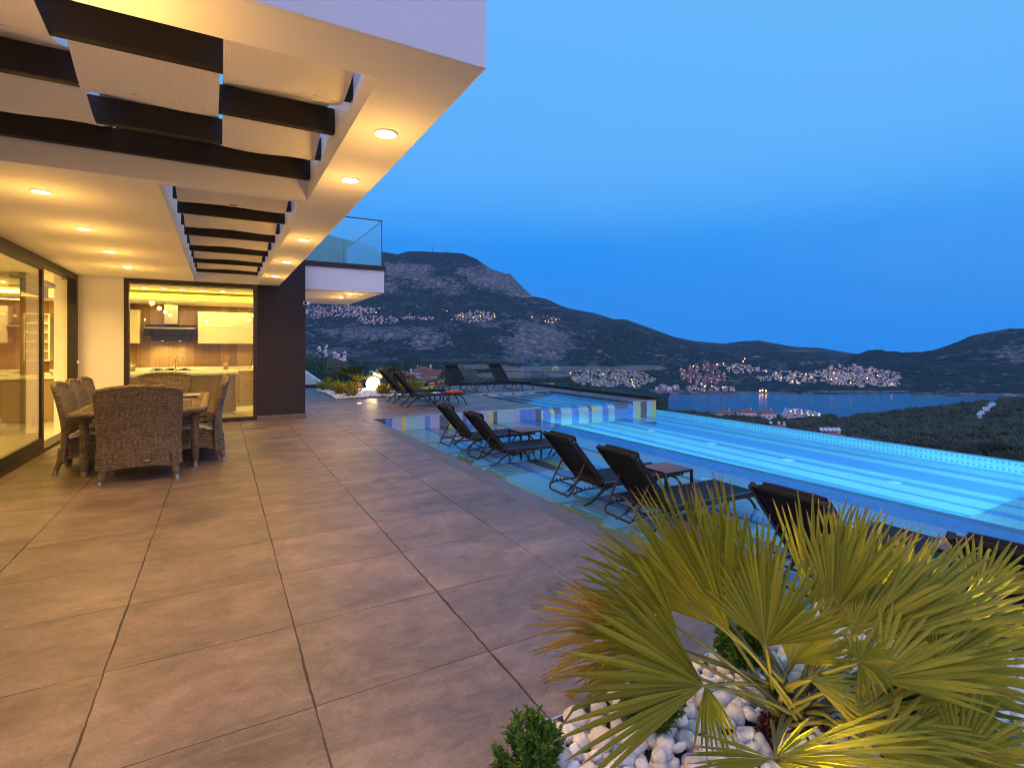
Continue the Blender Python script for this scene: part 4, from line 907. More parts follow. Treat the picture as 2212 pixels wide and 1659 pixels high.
# ---------------------------------------------------------------- sun loungers
def make_lounger():
    r = empty('sun_lounger', (0, 0, 0)); H = .285; zs = .32
    bx = lambda u: (-.455 * u, zs + .005 + .55 * u)
    a = MB(); P = [[(x, y, zs - .012 * math.sin(math.pi * (x) / 1.3) * (1 - (y / H)**2)) for y in np.linspace(-H + .02, H - .02, 7)] for x in np.linspace(.01, 1.29, 12)]
    a.shell(P, lambda i, j: (0, 0, -.012)); a.build('seat', W['sling'], r)
    a = MB()
    for s in (-1, 1): a.box(0, 1.30, s * H - .022, s * H + .022, zs - .048, zs + .004)
    a.box(1.27, 1.305, -H + .022, H - .022, zs - .045, zs - .008); a.box(-.012, .02, -H + .022, H - .022, zs - .055, zs - .018); a.build('seat_frame', W['bronze'], r)
    a = MB(); P = [[(bx(u)[0] + .02 * math.sin(math.pi * u) * (1 - (y / H)**2), y, bx(u)[1] - .012 * math.sin(math.pi * u) * (1 - (y / H)**2)) for y in np.linspace(-H + .03, H - .03, 7)] for u in np.linspace(.02, .965, 10)]
    a.shell(P, lambda i, j: (.012, 0, .009)); a.build('backrest', W['sling'], r)
    a = MB()
    for s in (-1, 1):
        n = Vector((.77, 0, .637)) * .018; d = Vector((-.455, 0, .55)).normalized()
        p0 = Vector((.0, s * (H + .003), zs + .006)); p1 = Vector((-.46, s * (H + .003), zs + .560))
        for q in (0,):
            w = Vector((0, .018, 0)); m = Vector((.77, 0, .637)) * .026
            a.add([p0 - w - m, p0 + w - m, p0 + w + m, p0 - w + m, p1 - w - m, p1 + w - m, p1 + w + m, p1 - w + m], [(0,3,2,1), (4,5,6,7), (0,1,5,4), (1,2,6,5), (2,3,7,6), (3,0,4,7)])
    a.tube([(-.452, -H, zs + .55), (-.452, H, zs + .55)], .019, 10); a.tube([(-.03, -H, zs + .03), (-.03, H, zs + .03)], .014, 8); bf = a.build('back_frame', W['bronze'], r)
    a = MB()
    for s in (-1, 1):
        for u in (.06, .95): a.tube([(bx(u)[0], s * (H + .019), bx(u)[1]), (bx(u)[0], s * (H + .026), bx(u)[1])], .007, 8)
        for x in (.2, .62, 1.24): a.tube([(x, s * (H + .02), zs - .022), (x, s * (H + .027), zs - .022)], .007, 8)
    a.build('bolt', W['bolt'], bf)
    # head cushion rolled over the top of the sling
    P = []
    for k, q in enumerate(np.linspace(-.6, 2.9, 12)):
        cx, cz = bx(.90); row = []
        for y in np.linspace(-H + .055, H - .055, 9):
            e = 1 - .25 * abs(y / H)**6
            row.append((cx + .02 + .052 * e * math.cos(q - .7), y, cz + .010 + .075 * e * math.sin(q - .7) * .9 + .01))
        P.append(row)
    P.append([tuple(Vector(p)) for p in P[0]])
    a = MB(); a.grid(P)
    for j in (0, 8): a.add([P[i][j] for i in range(12)], [tuple(range(12)) if j else tuple(range(12))[::-1]])
    a.tube([(bx(.98)[0] - .006, -H + .06, bx(.98)[1] + .006), (bx(.98)[0] - .006, H - .06, bx(.98)[1] + .006)], .024, 10); a.build('headrest', W['sling'], r)
    # legs: bent tubes, hanging hoops, stay that props the back
    for s in (-1, 1):
        y = s * (H - .03)
        a = MB(); a.tube([(.36, y, zs - .045), (.20, y, zs - .055), (.05, y, zs - .085), (-.06, y, zs - .15), (-.16, y, zs - .24), (-.25, y, 0)], .0155, 8); a.build('leg', W['bronze'], r)
        a = MB(); a.tube([(1.0, y, zs - .045), (1.13, y, zs - .05), (1.22, y, zs - .085), (1.29, y, zs - .16), (1.37, y, 0)], .0155, 8); a.build('leg', W['bronze'], r)
        a = MB(); a.tube([(.34, y, zs - .045), (.40, y, zs - .12)] + [(.62 + .20 * math.cos(q), y, zs - .15 - .13 * math.sin(q)) for q in np.linspace(math.pi - .3, .3, 9)] + [(.84, y, zs - .12), (.90, y, zs - .045)], .0125, 8); a.build('hoop', W['bronze'], r)
    a = MB(); w = H - .06
    a.tube([(bx(.44)[0] - .02, -w, bx(.44)[1] - .01), (-.40, -w, zs - .06), (-.425, -w * .94, zs - .10), (-.43, -w * .8, zs - .118), (-.43, w * .8, zs - .118), (-.425, w * .94, zs - .10), (-.40, w, zs - .06), (bx(.44)[0] - .02, w, bx(.44)[1] - .01)], .0115, 8)
    a.tube([(-.33, -w, zs + .05), (-.33, w, zs + .05)], .009, 8); a.build('back_stay', W['bronze'], r)
    a = MB()
    for s in (-1, 1):
        y = s * (w + .03); a.tube([(.08, y, zs - .05), (-.28, y, zs - .05), (-.40, y, zs - .075)], .0105, 8)
        for k in range(5): x = -.12 - .06 * k; a.box(x - .004, x + .004, y - .006, y + .006, zs - .045, zs - .018)
    a.tube([(-.26, -w - .03, zs - .05), (-.26, w + .03, zs - .05)], .0105, 8); a.build('ratchet', W['bronze'], r)
    return r
LG = 'dark sun loungers round the pool'
lo = make_lounger()
def lounger(x, y, z, rz, lb, first=False):
    o = lo if first else copy_tree(lo)
    o.location = (x, y, z); o.rotation_euler = (0, 0, rz + R(1.8 * math.sin(y * 7.3))); return tag(o, lb, 'sun lounger', LG)
lounger(3.92, 8.70, SHELF, 0, 'dark sun lounger in the shallow water, closest to the striped deck wall', True)
lounger(3.90, 7.45, SHELF, 0, 'dark sun lounger in the shallow water, before the first wooden table')
lounger(3.94, 5.12, SHELF, 0, 'dark sun lounger in the shallow water, third from the striped deck wall')
lounger(3.94, 4.065, SHELF, 0, 'dark sun lounger in the shallow water, just behind the tallest palm leaves')
lounger(3.98, 2.27, SHELF, 0, 'dark sun lounger in the shallow water, fully behind the palm')
lounger(4.0, 1.06, SHELF, 0, 'dark sun lounger in the shallow water, half cut off at the right edge')
lounger(4.28, 12.80, 0, 0, 'dark sun lounger on the deck with orange towel and magazine on its seat')
lounger(4.28, 14.02, 0, 0, 'dark sun lounger on the deck by the golden shrubs, carrying a lime towel')
hz = math.atan2(-.95, .27)
lounger(7.38, 17.1, 0, hz, 'dark sun lounger on the far deck, in front of the red roofs')
lounger(9.08, 16.95, 0, hz, 'dark sun lounger on the far deck, nearest the corner of the glass fences')
def side_table():
    r = empty('side_table', (0, 0, 0)); 
    a = MB()
    for k in range(6): y0 = -.205 + k * .0687; a.bbox(-.205, .205, y0, y0 + .0627, .455, .470, .002)
    a.build('slat_top', W['tabletopwood'], r)
    a = MB(); a.box(-.22, .22, -.22, -.2055, .44, .468); a.box(-.22, .22, .2085, .22, .44, .468); a.box(-.22, -.2055, -.2055, .2085, .44, .468); a.box(.2055, .22, -.2055, .2085, .44, .468); a.build('frame', W['bronze'], r)
    for x in (-.206, .206):
        for y in (-.206, .206): a = MB(); a.box(x - .013, x + .013, y - .013, y + .013, 0, .4395); a.build('leg', W['bronze'], r)
    return r
st = side_table()
def stable(x, y, z, lb, first=False):
    o = st if first else copy_tree(st); o.location = (x, y, z); return tag(o, lb, 'side table', 'wood topped side tables between the loungers')
stable(4.72, 7.95, SHELF, 'small wood topped table in the water between the first pair of loungers', True)
stable(4.72, 4.60, SHELF, 'small wood topped table in the water, partly behind the upright palm leaves')
stable(4.75, 1.66, SHELF, 'small wood topped table in the water, seen through the palm leaves at right')
stable(5.22, 13.40, 0, 'small table on the deck holding a fruit bowl and two juices')
for k, (x, y) in enumerate(((5.17, 13.30), (5.33, 13.40))):
    g = empty('juice_glass', (x, y, .4705), 0, ('glass of orange juice on the deck table, nearer the pool', 'glass of orange juice on the deck table, behind the other glass')[k], 'glass', 'juice glasses')
    a = MB(); a.lathe([(.001, .001), (.034, .001), (.042, .15), (.039, .15), (.032, .008), (.001, .008)], n=18); a.build('tumbler', W['glass'], g)
    a = MB(); a.lathe([(.001, .009), (.0315, .009), (.0375, .125), (.001, .125)], n=18); a.build('juice', W['juice'], g)
fb_ = empty('fruit_bowl', (5.06, 13.52, .4705), 0, 'small bowl of red and yellow fruit on the deck table', 'bowl')
a = MB(); a.lathe([(.001, .0), (.05, .0), (.10, .035), (.095, .037), (.05, .008), (.001, .008)], n=20); a.build('bowl', W['bamboo'], fb_)
for x, y in ((-.035, 0), (.03, .02), (.0, -.04), (.045, -.03)): a = MB(); a.lathe([(.001, .012)] + [(.03 * math.sin(q), .042 - .03 * math.cos(q)) for q in np.linspace(.3, 2.9, 7)] + [(.001, .072)], (x, y, 0), 12); a.build('fruit', W['fruit'], fb_)
def towel(x, y, z, mat, lb):
    a = MB(); 
    for k in range(4):
        P = [[(.19 * u + .006 * math.sin(7 * w + k), .14 * w, .006 + .012 * k + .005 * math.sin(4 * u + k * 2) + .003 * math.sin(9 * w)) for w in np.linspace(-1, 1, 9)] for u in np.linspace(-1 + .03 * k, 1 - .02 * k, 11)]
        a.shell(P, lambda i, j: (0, 0, .0105))
    o = a.build('folded_towel', mat); o.location = (x, y, z); tag(o, lb, 'towel')
towel(5.38, 12.72, .318, W['orange_cloth'], 'folded orange towel on the foot of the deck lounger')
towel(5.15, 14.02, .318, W['green_cloth'], 'folded lime green towel on the lounger behind the deck table')
a = MB(); P = [[(.13 * u, .11 * w, .004 + .022 * (1 - abs(u))**2 * abs(u) * 4) for w in np.linspace(-1, 1, 3)] for u in np.linspace(-1, 1, 17)]
a.shell(P, lambda i, j: (0, 0, .004)); o = a.build('magazine', W['page']); o.location = (4.92, 12.74, .322); o.rotation_euler = (0, 0, .2); tag(o, 'open magazine lying on the deck lounger beside the orange towel', 'magazine')
# deck floor light and drain stain
fl = empty('floor_light', (3.27, 14.25, 0), 0, 'round recessed floor light shining in the deck before the pebble bed', 'floor light')
a = MB(); a.lathe([(.055, .004), (.075, .005), (.08, .001)], n=20); a.build('ring', W['steel'], fl); a = MB(); a.lathe([(.001, .003), (.055, .003)], n=20); a.build('lens', W['globe'], fl)
dr = empty('floor_drain', (.55, 10.75, 0), .1, 'narrow dark floor drain in the tiles before the column', 'drain')
a = MB(); a.box(-.19, .19, -.035, .035, .001, .004); a.build('grate', W['iron'], dr)
a = MB()
for k in range(9): a.box(-.18 + .04 * k, -.165 + .04 * k, -.03, .03, .0042, .0058)
a.build('bar', W['bronze'], dr)
# ---------------------------------------------------------------- planting
def unit(v): return v / np.maximum(1e-9, np.linalg.norm(v, axis=-1, keepdims=True))
def leaves(pos, dirs, L, Wd, rng, curl=.15):
    """diamond leaves at pos pointing along dirs; returns V, Q"""
    n = len(pos); d = unit(dirs); rv = unit(rng.normal(size=(n, 3))); s = unit(np.cross(d, rv)); u = np.cross(s, d)
    L = np.broadcast_to(L, (n,))[:, None]; Wd = np.broadcast_to(Wd, (n,))[:, None]
    V = np.stack([pos, pos + d * L * .5 + s * Wd * .5 + u * L * curl, pos + d * L, pos + d * L * .5 - s * Wd * .5 + u * L * curl], 1).reshape(-1, 3)
    return V, np.arange(4 * n).reshape(n, 4)
def ico(sub):
    import bmesh
    bm = bmesh.new(); bmesh.ops.create_icosphere(bm, subdivisions=sub, radius=1); bm.verts.ensure_lookup_table()
    V = np.array([v.co[:] for v in bm.verts]); Fc = np.array([[v.index for v in f.verts] for f in bm.faces]); bm.free(); return V, Fc
def pebbles(name, pts, rad, sub, mat, seed=1):
    rng = np.random.default_rng(seed); T, Fc = ico(sub); n = len(pts); k = len(T)
    V = np.empty((n * k, 3)); 
    for i in range(n):
        p = 2 + rng.random() * 1.6; q = T / (np.sum(np.abs(T)**p, 1, keepdims=True)**(1 / p))
        w = unit(rng.normal(size=(3, 3))); lump = 1 + .10 * np.sin(T @ w[0] * 2.1 + rng.random() * 6) + .07 * np.sin(T @ w[1] * 3.1)
        q = q * lump[:, None] * (rad[i] * np.array([1, .75 + .4 * rng.random(), .55 + .25 * rng.random()]))
        e = Matrix.Rotation(rng.random() * 6.28, 3, 'Z') @ Matrix.Rotation((rng.random() - .5) * 1.6, 3, 'X') @ Matrix.Rotation((rng.random() - .5) * 1.2, 3, 'Y')
        V[i*k:(i+1)*k] = q @ np.array(e).T + pts[i]
    Q = (Fc[None] + (np.arange(n) * k)[:, None, None]).reshape(-1, 3)
    o = np_mesh(name, V, Q, mat, smooth=True); return o
# near planting bed beside the camera
rng = np.random.default_rng(5)
def packed(x0, x1, y0, y1, r, tries, layers, rng):
    out = []; rad = []
    for z, gap in layers:
        cell = {}; 
        for _ in range(tries):
            x = x0 + (x1 - x0) * rng.random(); y = y0 + (y1 - y0) * rng.random(); rr = r * (.68 + .6 * rng.random()**1.5)
            ci, cj = int(x / (2*r)), int(y / (2*r)); ok = True
            for a_ in range(ci-1, ci+2):
                for b_ in range(cj-1, cj+2):
                    for (px, py, pr) in cell.get((a_, b_), ()):
                        if (px-x)**2 + (py-y)**2 < ((pr+rr) * gap)**2: ok = False; break
                    if not ok: break
                if not ok: break
            if ok: cell.setdefault((ci, cj), []).append((x, y, rr)); out.append((x, y, z + .012 * rng.random())); rad.append(rr)
    return np.array(out), np.array(rad)
pp, rr = packed(1.02, 3.3, .25, 1.66, .034, 5200, [(.028, .74), (.058, .78)], rng)
keep = np.minimum(pp[:, 0] - (1.0 + rr * .9), (1.695 - rr * .9) - pp[:, 1]) > 0
tag(pebbles('white_pebbles', pp[keep], rr[keep], 3, W['pebble'], 3), kind='stuff')
a = MB(); a.box(.99, 3.6, 1.69, 1.698, .001, .055); a.box(.982, .99, -.6, 1.698, .001, .055); a.box(3.6, 3.608, -.6, 1.698, .001, .055); tag(a.build('planter_edging', W['trim']), 'thin metal edging strip round the pebble bed with the big palm', 'edging')
a = MB(); a.box(.992, 3.598, -.6, 1.688, .002, .022); tag(a.build('planter_soil', W['soil']), kind='structure')

def z8(x, y, d): return np.array(at_d(1050.9 + x * .525, 995.3 + y * .525, d))
def frond_mesh(hub, tip, roll, spread, nseg, droop, mat, parent, rng, name='frond', split=.46, wid=1.22, brk=.10):
    ax = tip - hub; L = np.linalg.norm(ax); ax = ax / L
    view = np.array([0, 0, EYE]) - hub; view /= np.linalg.norm(view)
    s = np.cross(ax, view); s /= np.linalg.norm(s); nrm = np.cross(s, ax)
    c_, s_ = math.cos(R(roll)), math.sin(R(roll)); side = s * c_ + nrm * s_; nrm = np.cross(side, ax)
    ts = np.array([.02, .14, .28, split, .58, .72, .85, .95, 1.0]); V = []; Q = []; al = []
    da = 2 * R(spread) / (nseg - 1)
    for k in range(nseg):
        an = -R(spread) + da * k + rng.normal() * da * .10
        d = ax * math.cos(an) + side * math.sin(an) + nrm * (.22 * math.sin(abs(an))**2 + rng.normal() * .02); d /= np.linalg.norm(d)
        sd = -ax * math.sin(an) + side * math.cos(an); sd -= d * (sd @ d); sd /= np.linalg.norm(sd); nn = np.cross(sd, d)
        Ls = L * (.70 + .30 * math.cos(an * .85)) * (.92 + .12 * rng.random())
        half = Ls * math.tan(da / 2) * split * wid
        dr = droop * (.5 + rng.random()) ; br = rng.random() < brk; bt = .55 + .3 * rng.random()
        lat = rng.normal() * .035; b0 = len(V)
        for t_ in ts:
            p = hub + d * Ls * t_ + sd * lat * Ls * max(0, t_ - split)**1.5
            p = p + np.array([0, 0, -1]) * dr * Ls * t_**2.3
            if br and t_ > bt: p = p + (np.array([0, 0, -1]) * .75 - d * .35) * (t_ - bt) * Ls
            w = half * (t_ / split) if t_ <= split else half * (1 - .30 * (t_ - split) / (1 - split) - .62 * ((t_ - split) / (1 - split))**4)
            w = max(w, .0011)
            fold = .8 * (1 - .5 * t_) * w
            V += [p - sd * w - nn * fold * .5, p + nn * fold * .5, p + sd * w - nn * fold * .5]; al += [t_] * 3
        for i in range(len(ts) - 1):
            q = b0 + 3 * i; Q += [(q, q+1, q+4, q+3), (q+1, q+2, q+5, q+4)]
    o = np_mesh(name, np.array(V), np.array(Q), mat, smooth=False, attrs={'along': np.array(al)}, parent=parent)
    return o
palm = empty('fan_palm', (0, 0, 0), 0, 'large fan palm with many split fronds in the white pebble bed', 'palm')
PB = np.array(at_z(1702, 1575, .03))
rngp = np.random.default_rng(21)
FR = [ # hub x, y, depth; tip x, y, depth; roll, spread, segments, droop, material
 (1148, 762, 1.86, 1185, 345, 1.96, 8, 62, 25, .02, 'frond'), (850, 600, 2.02, 385, 310, 2.12, 42, 40, 17, .05, 'frond'), (930, 620, 2.18, 690, 50, 2.32, 48, 26, 15, .02, 'frond'),
 (1060, 620, 2.24, 925, 50, 2.36, 55, 17, 12, .02, 'frond'), (1340, 600, 2.26, 1400, 120, 2.40, 35, 30, 16, .02, 'frond'), (1600, 740, 2.06, 1880, 270, 2.26, 38, 24, 14, .02, 'frond'),
 (1570, 750, 1.92, 2080, 400, 1.98, 30, 26, 17, .02, 'frond_lit_tint'), (615, 705, 2.12, 175, 585, 2.14, 35, 38, 18, .10, 'frond_dry'), (895, 925, 1.76, 280, 800, 1.70, 22, 44, 19, .06, 'frond'),
 (1450, 1085, 1.76, 2040, 940, 1.70, 46, 40, 17, .12, 'frond_lit_tint'), (1192, 1225, 1.60, 1960, 1110, 1.52, 55, 22, 12, .10, 'frond_lit_tint'), (1180, 1228, 1.60, 790, 1240, 1.55, 55, 24, 10, .05, 'frond'),
 (1830, 850, 1.86, 2250, 610, 1.84, 15, 62, 25, .04, 'frond_lit_tint'), (1530, 830, 1.74, 1700, 745, 1.66, 40, 100, 18, .30, 'frond'), (1950, 1222, 1.62, 2270, 1060, 1.56, 25, 70, 22, .06, 'frond_lit_tint'),
 (1245, 830, 2.02, 1440, 540, 2.06, 25, 52, 19, .02, 'frond_lit_tint'), (1650, 620, 2.42, 1705, 320, 2.5, 20, 55, 20, .03, 'frond'), (720, 850, 2.22, 240, 800, 2.24, 40, 24, 12, .22, 'frond_dry'),
 (1800, 955, 1.9, 2220, 960, 1.88, 35, 48, 18, .12, 'frond'), (1010, 560, 2.4, 1090, 270, 2.5, 15, 45, 18, .03, 'frond'), (900, 925, 1.8, 960, 1180, 1.74, 30, 34, 9, .25, 'frond'),
 (760, 760, 2.1, 330, 690, 2.08, 40, 30, 13, .10, 'frond'), (2010, 560, 2.3, 2180, 330, 2.36, 25, 45, 16, .03, 'frond'), (1700, 1000, 1.95, 2150, 850, 1.95, 40, 40, 15, .08, 'frond'), (1390, 700, 2.15, 1600, 420, 2.25, 30, 40, 16, .03, 'frond'),
 (980, 640, 2.1, 780, 110, 2.2, 30, 34, 16, .02, 'frond'), (1120, 620, 2.12, 1010, 190, 2.2, 20, 34, 18, .02, 'frond'), (1420, 640, 2.1, 1520, 200, 2.2, 25, 34, 16, .02, 'frond'), (1500, 720, 2.0, 1760, 330, 2.1, 30, 36, 17, .03, 'frond_lit_tint'),
 (1700, 760, 2.0, 2080, 480, 2.05, 22, 40, 18, .03, 'frond'), (780, 680, 1.95, 400, 430, 1.98, 35, 40, 16, .05, 'frond'), (1600, 900, 1.8, 2010, 700, 1.76, 35, 46, 17, .08, 'frond_lit_tint'), (820, 800, 1.95, 420, 640, 1.92, 38, 42, 16, .08, 'frond'),
 (1880, 700, 2.1, 2190, 480, 2.14, 25, 44, 16, .03, 'frond_lit_tint'), (1330, 900, 1.85, 1640, 1000, 1.78, 40, 46, 14, .2, 'frond_lit_tint'),
 (1600, 1185, 1.62, 2120, 1255, 1.55, 35, 50, 17, .08, 'frond_lit_tint'), (1750, 1090, 1.76, 2230, 1170, 1.72, 30, 50, 17, .08, 'frond_lit_tint'), (1180, 1230, 1.62, 1560, 1290, 1.55, 45, 50, 14, .08, 'frond'), (1000, 700, 2.0, 620, 300, 2.08, 35, 34, 16, .03, 'frond'), (1480, 560, 2.3, 1580, 170, 2.4, 25, 34, 16, .02, 'frond')]
for k, (hx, hy, hd, tx, ty, td, roll, sp_, ns, dr, mt) in enumerate(FR):
    hub = z8(hx, hy, hd); tip = z8(tx, ty, td)
    f = frond_mesh(hub, tip, roll, sp_, int(ns * 1.05), dr, W[mt], palm, rngp)
    crown = PB + np.array([.07 * math.sin(k * 2.4), .06 * math.cos(k * 2.4), .07 + .04 * math.sin(k)])
    a = MB(); mid = (Vector(crown) + Vector(hub)) / 2 + Vector((0, 0, .035 + .25 * max(0, .25 - hub[2])))
    ax = Vector(tip - hub).normalized()
    a.tube([Vector(crown).lerp(mid, q) * (1 - q) + mid.lerp(Vector(hub), q) * q for q in np.linspace(0, 1, 9)] + [Vector(hub) + ax * .03], [.0095, .009, .0085, .008, .0075, .007, .0065, .006, .005, .0025], 6); a.build('petiole', W['petiole'], f)
a = MB(); 
for (dx, dy, h) in ((0, 0, .12), (.09, -.05, .10), (-.06, -.08, .08)):
    a.tube([(PB[0] + dx, PB[1] + dy, 0), (PB[0] + dx * 1.05, PB[1] + dy, h * .5), (PB[0] + dx * 1.1, PB[1] + dy, h)], [.07, .062, .035], 12)
a.build('trunk', W['palmtrunk'], palm)
for (x, y, tx, ty, tz, pw, lb) in ((2.30, .98, -.1, .5, 1, 36, 'small garden spotlight hidden under the right palm fronds'), (2.78, 1.12, -.2, .25, 1, 60, 'small garden spotlight at the far right under the palm fronds'), (1.62, .92, .35, .6, 1, 13, 'small garden spotlight hidden under the low palm fronds')):
    g = empty('garden_spotlight', (x, y, .05), 0, lb, 'garden light')
    a = MB(); a.lathe([(.001, 0), (.035, 0), (.035, .05), (.028, .055)], n=16); a.build('housing', W['iron'], g); a = MB(); a.lathe([(.001, .052), (.028, .052)], n=16); a.build('lens', W['lampin'], g)
    spot((x, y, .13), pw, (1, .70, .10), R(150), .9, .03, (tx, ty, tz))

def box_shrub(name, loc, h, rad, nstem, lb, mat='boxleaf', cat='shrub', group=None, ll=.030, lw=.0115, seed=0, per=30):
    r = empty(name, loc, 0, lb, cat, group); rg = np.random.default_rng(seed); pos = []; di = []; a = MB()
    for k in range(nstem):
        q = rg.random() * 6.28; e = math.sqrt(rg.random()); tip = np.array([math.cos(q) * rad * e, math.sin(q) * rad * e, h * (1 - .45 * e * e) * (.75 + .35 * rg.random())])
        base = np.array([math.cos(q) * rad * .12, math.sin(q) * rad * .12, 0]); mid = (base + tip) / 2 + np.array([math.cos(q), math.sin(q), 0]) * rad * .18 * e
        for t_ in np.linspace(.22, 1, per):
            p = base * (1-t_)**2 + 2 * mid * t_ * (1-t_) + tip * t_**2
            dv = (tip - mid) * t_ + (mid - base) * (1 - t_); dv = dv / np.linalg.norm(dv)
            for _ in range(2):
                v = dv * .7 + unit(rg.normal(size=3)) * .8; pos.append(p + rg.normal(size=3) * rad * .015); di.append(v)
        if k % 2 == 0: a.tube([base, mid, tip], [.0035, .0025, .001], 5, cap=False)
    pos = np.array(pos); di = np.array(di); n = len(pos)
    V, Q = leaves(pos, di, ll * (.7 + .6 * rg.random(n)), lw * (.8 + .4 * rg.random(n)), rg)
    np_mesh('foliage', V, Q, W[mat], parent=r); a.build('stem', W['bark'], r); return r
p1 = at_z(1140, 1690, .0); box_shrub('box_shrub', (p1.x, p1.y, .02), 0.20, .125, 34, 'small bright green box shrub at the corner of the pebble bed', seed=1)
p2 = at_z(1413, 1572, .04); box_shrub('box_shrub', (p2.x, p2.y, .04), .19, .115, 50, 'dark box shrub between the white pebbles and the low palm leaf', seed=2)
p3 = at_z(1600, 1445, .04); box_shrub('box_shrub', (p3.x, p3.y, .04), .22, .12, 46, 'box shrub behind the palm stems at the edge of the pebbles', seed=3)
p4 = at_z(1985, 1610, .04); box_shrub('box_shrub', (p4.x, p4.y, .04), .22, .14, 46, 'box shrub in the shade under the right palm fronds', seed=4)
p5 = at_z(1660, 1590, .05); box_shrub('succulent', (p5.x, p5.y, .05), .07, .06, 26, 'low dark red succulent left of the palm stems', 'redleaf', 'plant', None, .012, .008, 5, 14)
p6 = at_z(1795, 1590, .05); box_shrub('succulent', (p6.x, p6.y, .05), .07, .06, 26, 'low dark red succulent right of the palm stems', 'redleaf', 'plant', None, .012, .008, 6, 14)
p7 = at_z(1345, 1475, .04); box_shrub('box_shrub', (1.42, 1.50, .04), .17, .09, 36, 'box shrub under the left drooping palm leaf by the metal edging', seed=7)
# far pebble bed with globe lamp
rng = np.random.default_rng(8); pts = []
while len(pts) < 5200:
    x = 2.95 + 4.2 * rng.random(); y = 15.65 + 3.7 * rng.random()
    if y < 15.65 + (x - 2.95) * .02 or y > 19.2 - (x - 2.95) * .3: continue
    if x > 4.9 + 1.2 * math.sin((y - 15) * .6): continue
    hgt = .10 * math.exp(-((x - 4.1)**2 + (y - 17.2)**2) / 1.2); pts.append((x, y, .025 + hgt))
pts = np.array(pts); tag(pebbles('white_pebbles', pts, .030 + .018 * rng.random(len(pts)), 1, W['pebble'], 4), kind='stuff')
gl = empty('globe_lamp', (4.35, 17.05, .10), 0, 'glowing white globe lamp in the far pebble bed', 'globe lamp')
a = MB(); a.lathe([(.22 * math.sin(q), .22 - .22 * math.cos(q)) for q in np.linspace(.02, math.pi - .02, 22)], n=32); a.build('globe', W['globe'], gl)
a = MB(); a.lathe([(.001, -.06), (.09, -.06), (.09, .006), (.06, .012)], n=18); a.build('base', W['iron'], gl)
def cycad(loc, h, nf, fl, lb, seed):
    r = empty('cycad', loc, 0, lb, 'palm', 'cycads by the globe lamp'); rg = np.random.default_rng(seed)
    a = MB(); a.lathe([(.17, 0), (.20, h * .3), (.19, h * .7), (.13, h)], n=14); a.build('trunk', W['palmtrunk'], r)
    for k in range(nf):
        q = 2.4 * k + rg.random() * .4; el = .35 + .95 * ((k * .618) % 1); d = np.array([math.cos(q) * math.cos(el), math.sin(q) * math.cos(el), math.sin(el)]); o = np.array([0, 0, h * .95])
        L = fl * (.85 + .3 * rg.random()); sd = np.array([-math.sin(q), math.cos(q), 0]); pos = []; dv = []
        rac = []
        for t_ in np.linspace(.08, 1, 34):
            p = o + d * L * t_ - np.array([0, 0, 1]) * L * .35 * t_**2.2; rac.append(p)
            for s in (-1, 1): pos.append(p); dv.append(sd * s + d * .55 + np.array([0, 0, .25]))
        V, Q = leaves(np.array(pos), np.array(dv), .17 * L * np.repeat(np.sin(np.linspace(.35, 2.9, 34)), 2) + .03, .016, rg, .05)
        f = np_mesh('frond', V, Q, W['cycad'], parent=r); a = MB(); a.tube(rac[::4] + [rac[-1]], .007, 4, cap=False); a.build('rachis', W['petiole'], f)
cycad((3.97, 17.75, .06), .32, 30, .82, 'bushy cycad left of the globe lamp', 1); cycad((4.95, 16.75, .06), .34, 30, .78, 'bushy cycad right of the globe lamp', 2)
for k, (x, y, s, lb) in enumerate(((3.15, 18.6, .42, 'golden shrub at the left rear corner of the far pebble bed'), (3.30, 17.6, .40, 'golden shrub at the left edge of the far pebble bed, behind the front pair'), (3.22, 16.6, .40, 'golden shrub left of the front pair in the far pebble bed'), (3.42, 15.95, .42, 'golden shrub at the front corner of the far pebble bed'),
        (3.85, 18.4, .34, 'golden shrub beside the left cycad trunk'), (4.35, 15.95, .34, 'golden shrub right in front of the globe lamp'), (5.45, 17.6, .42, 'golden shrub right of the right cycad'), (5.0, 15.9, .40, 'golden shrub just behind the back of the first deck lounger'), (5.75, 17.0, .42, 'golden shrub furthest right in the far pebble bed'))):
    box_shrub('golden_shrub', (x, y, .03), s * 1.0, s * .72, 34, lb, 'goldleaf', 'shrub', 'golden shrubs in the far pebble bed', .055, .035, 30 + k, 12)
ag = empty('agave', (3.55, 19.0, .03), 0, 'dark spiky agave lit from below in the far pebble bed', 'plant'); rg = np.random.default_rng(3)
a = MB()
for k in range(16):
    q = 2.4 * k; el = .5 + .9 * ((k * .618) % 1); d = Vector((math.cos(q) * math.cos(el), math.sin(q) * math.cos(el), math.sin(el))); s = Vector((-math.sin(q), math.cos(q), 0)); 
    a.add([s * -.035, s * .035, d * .3 + s * .045, d * .3 - s * .045, d * .6], [(0, 1, 2, 3), (3, 2, 4)])
a.build('leaves', W['cycad'], ag)

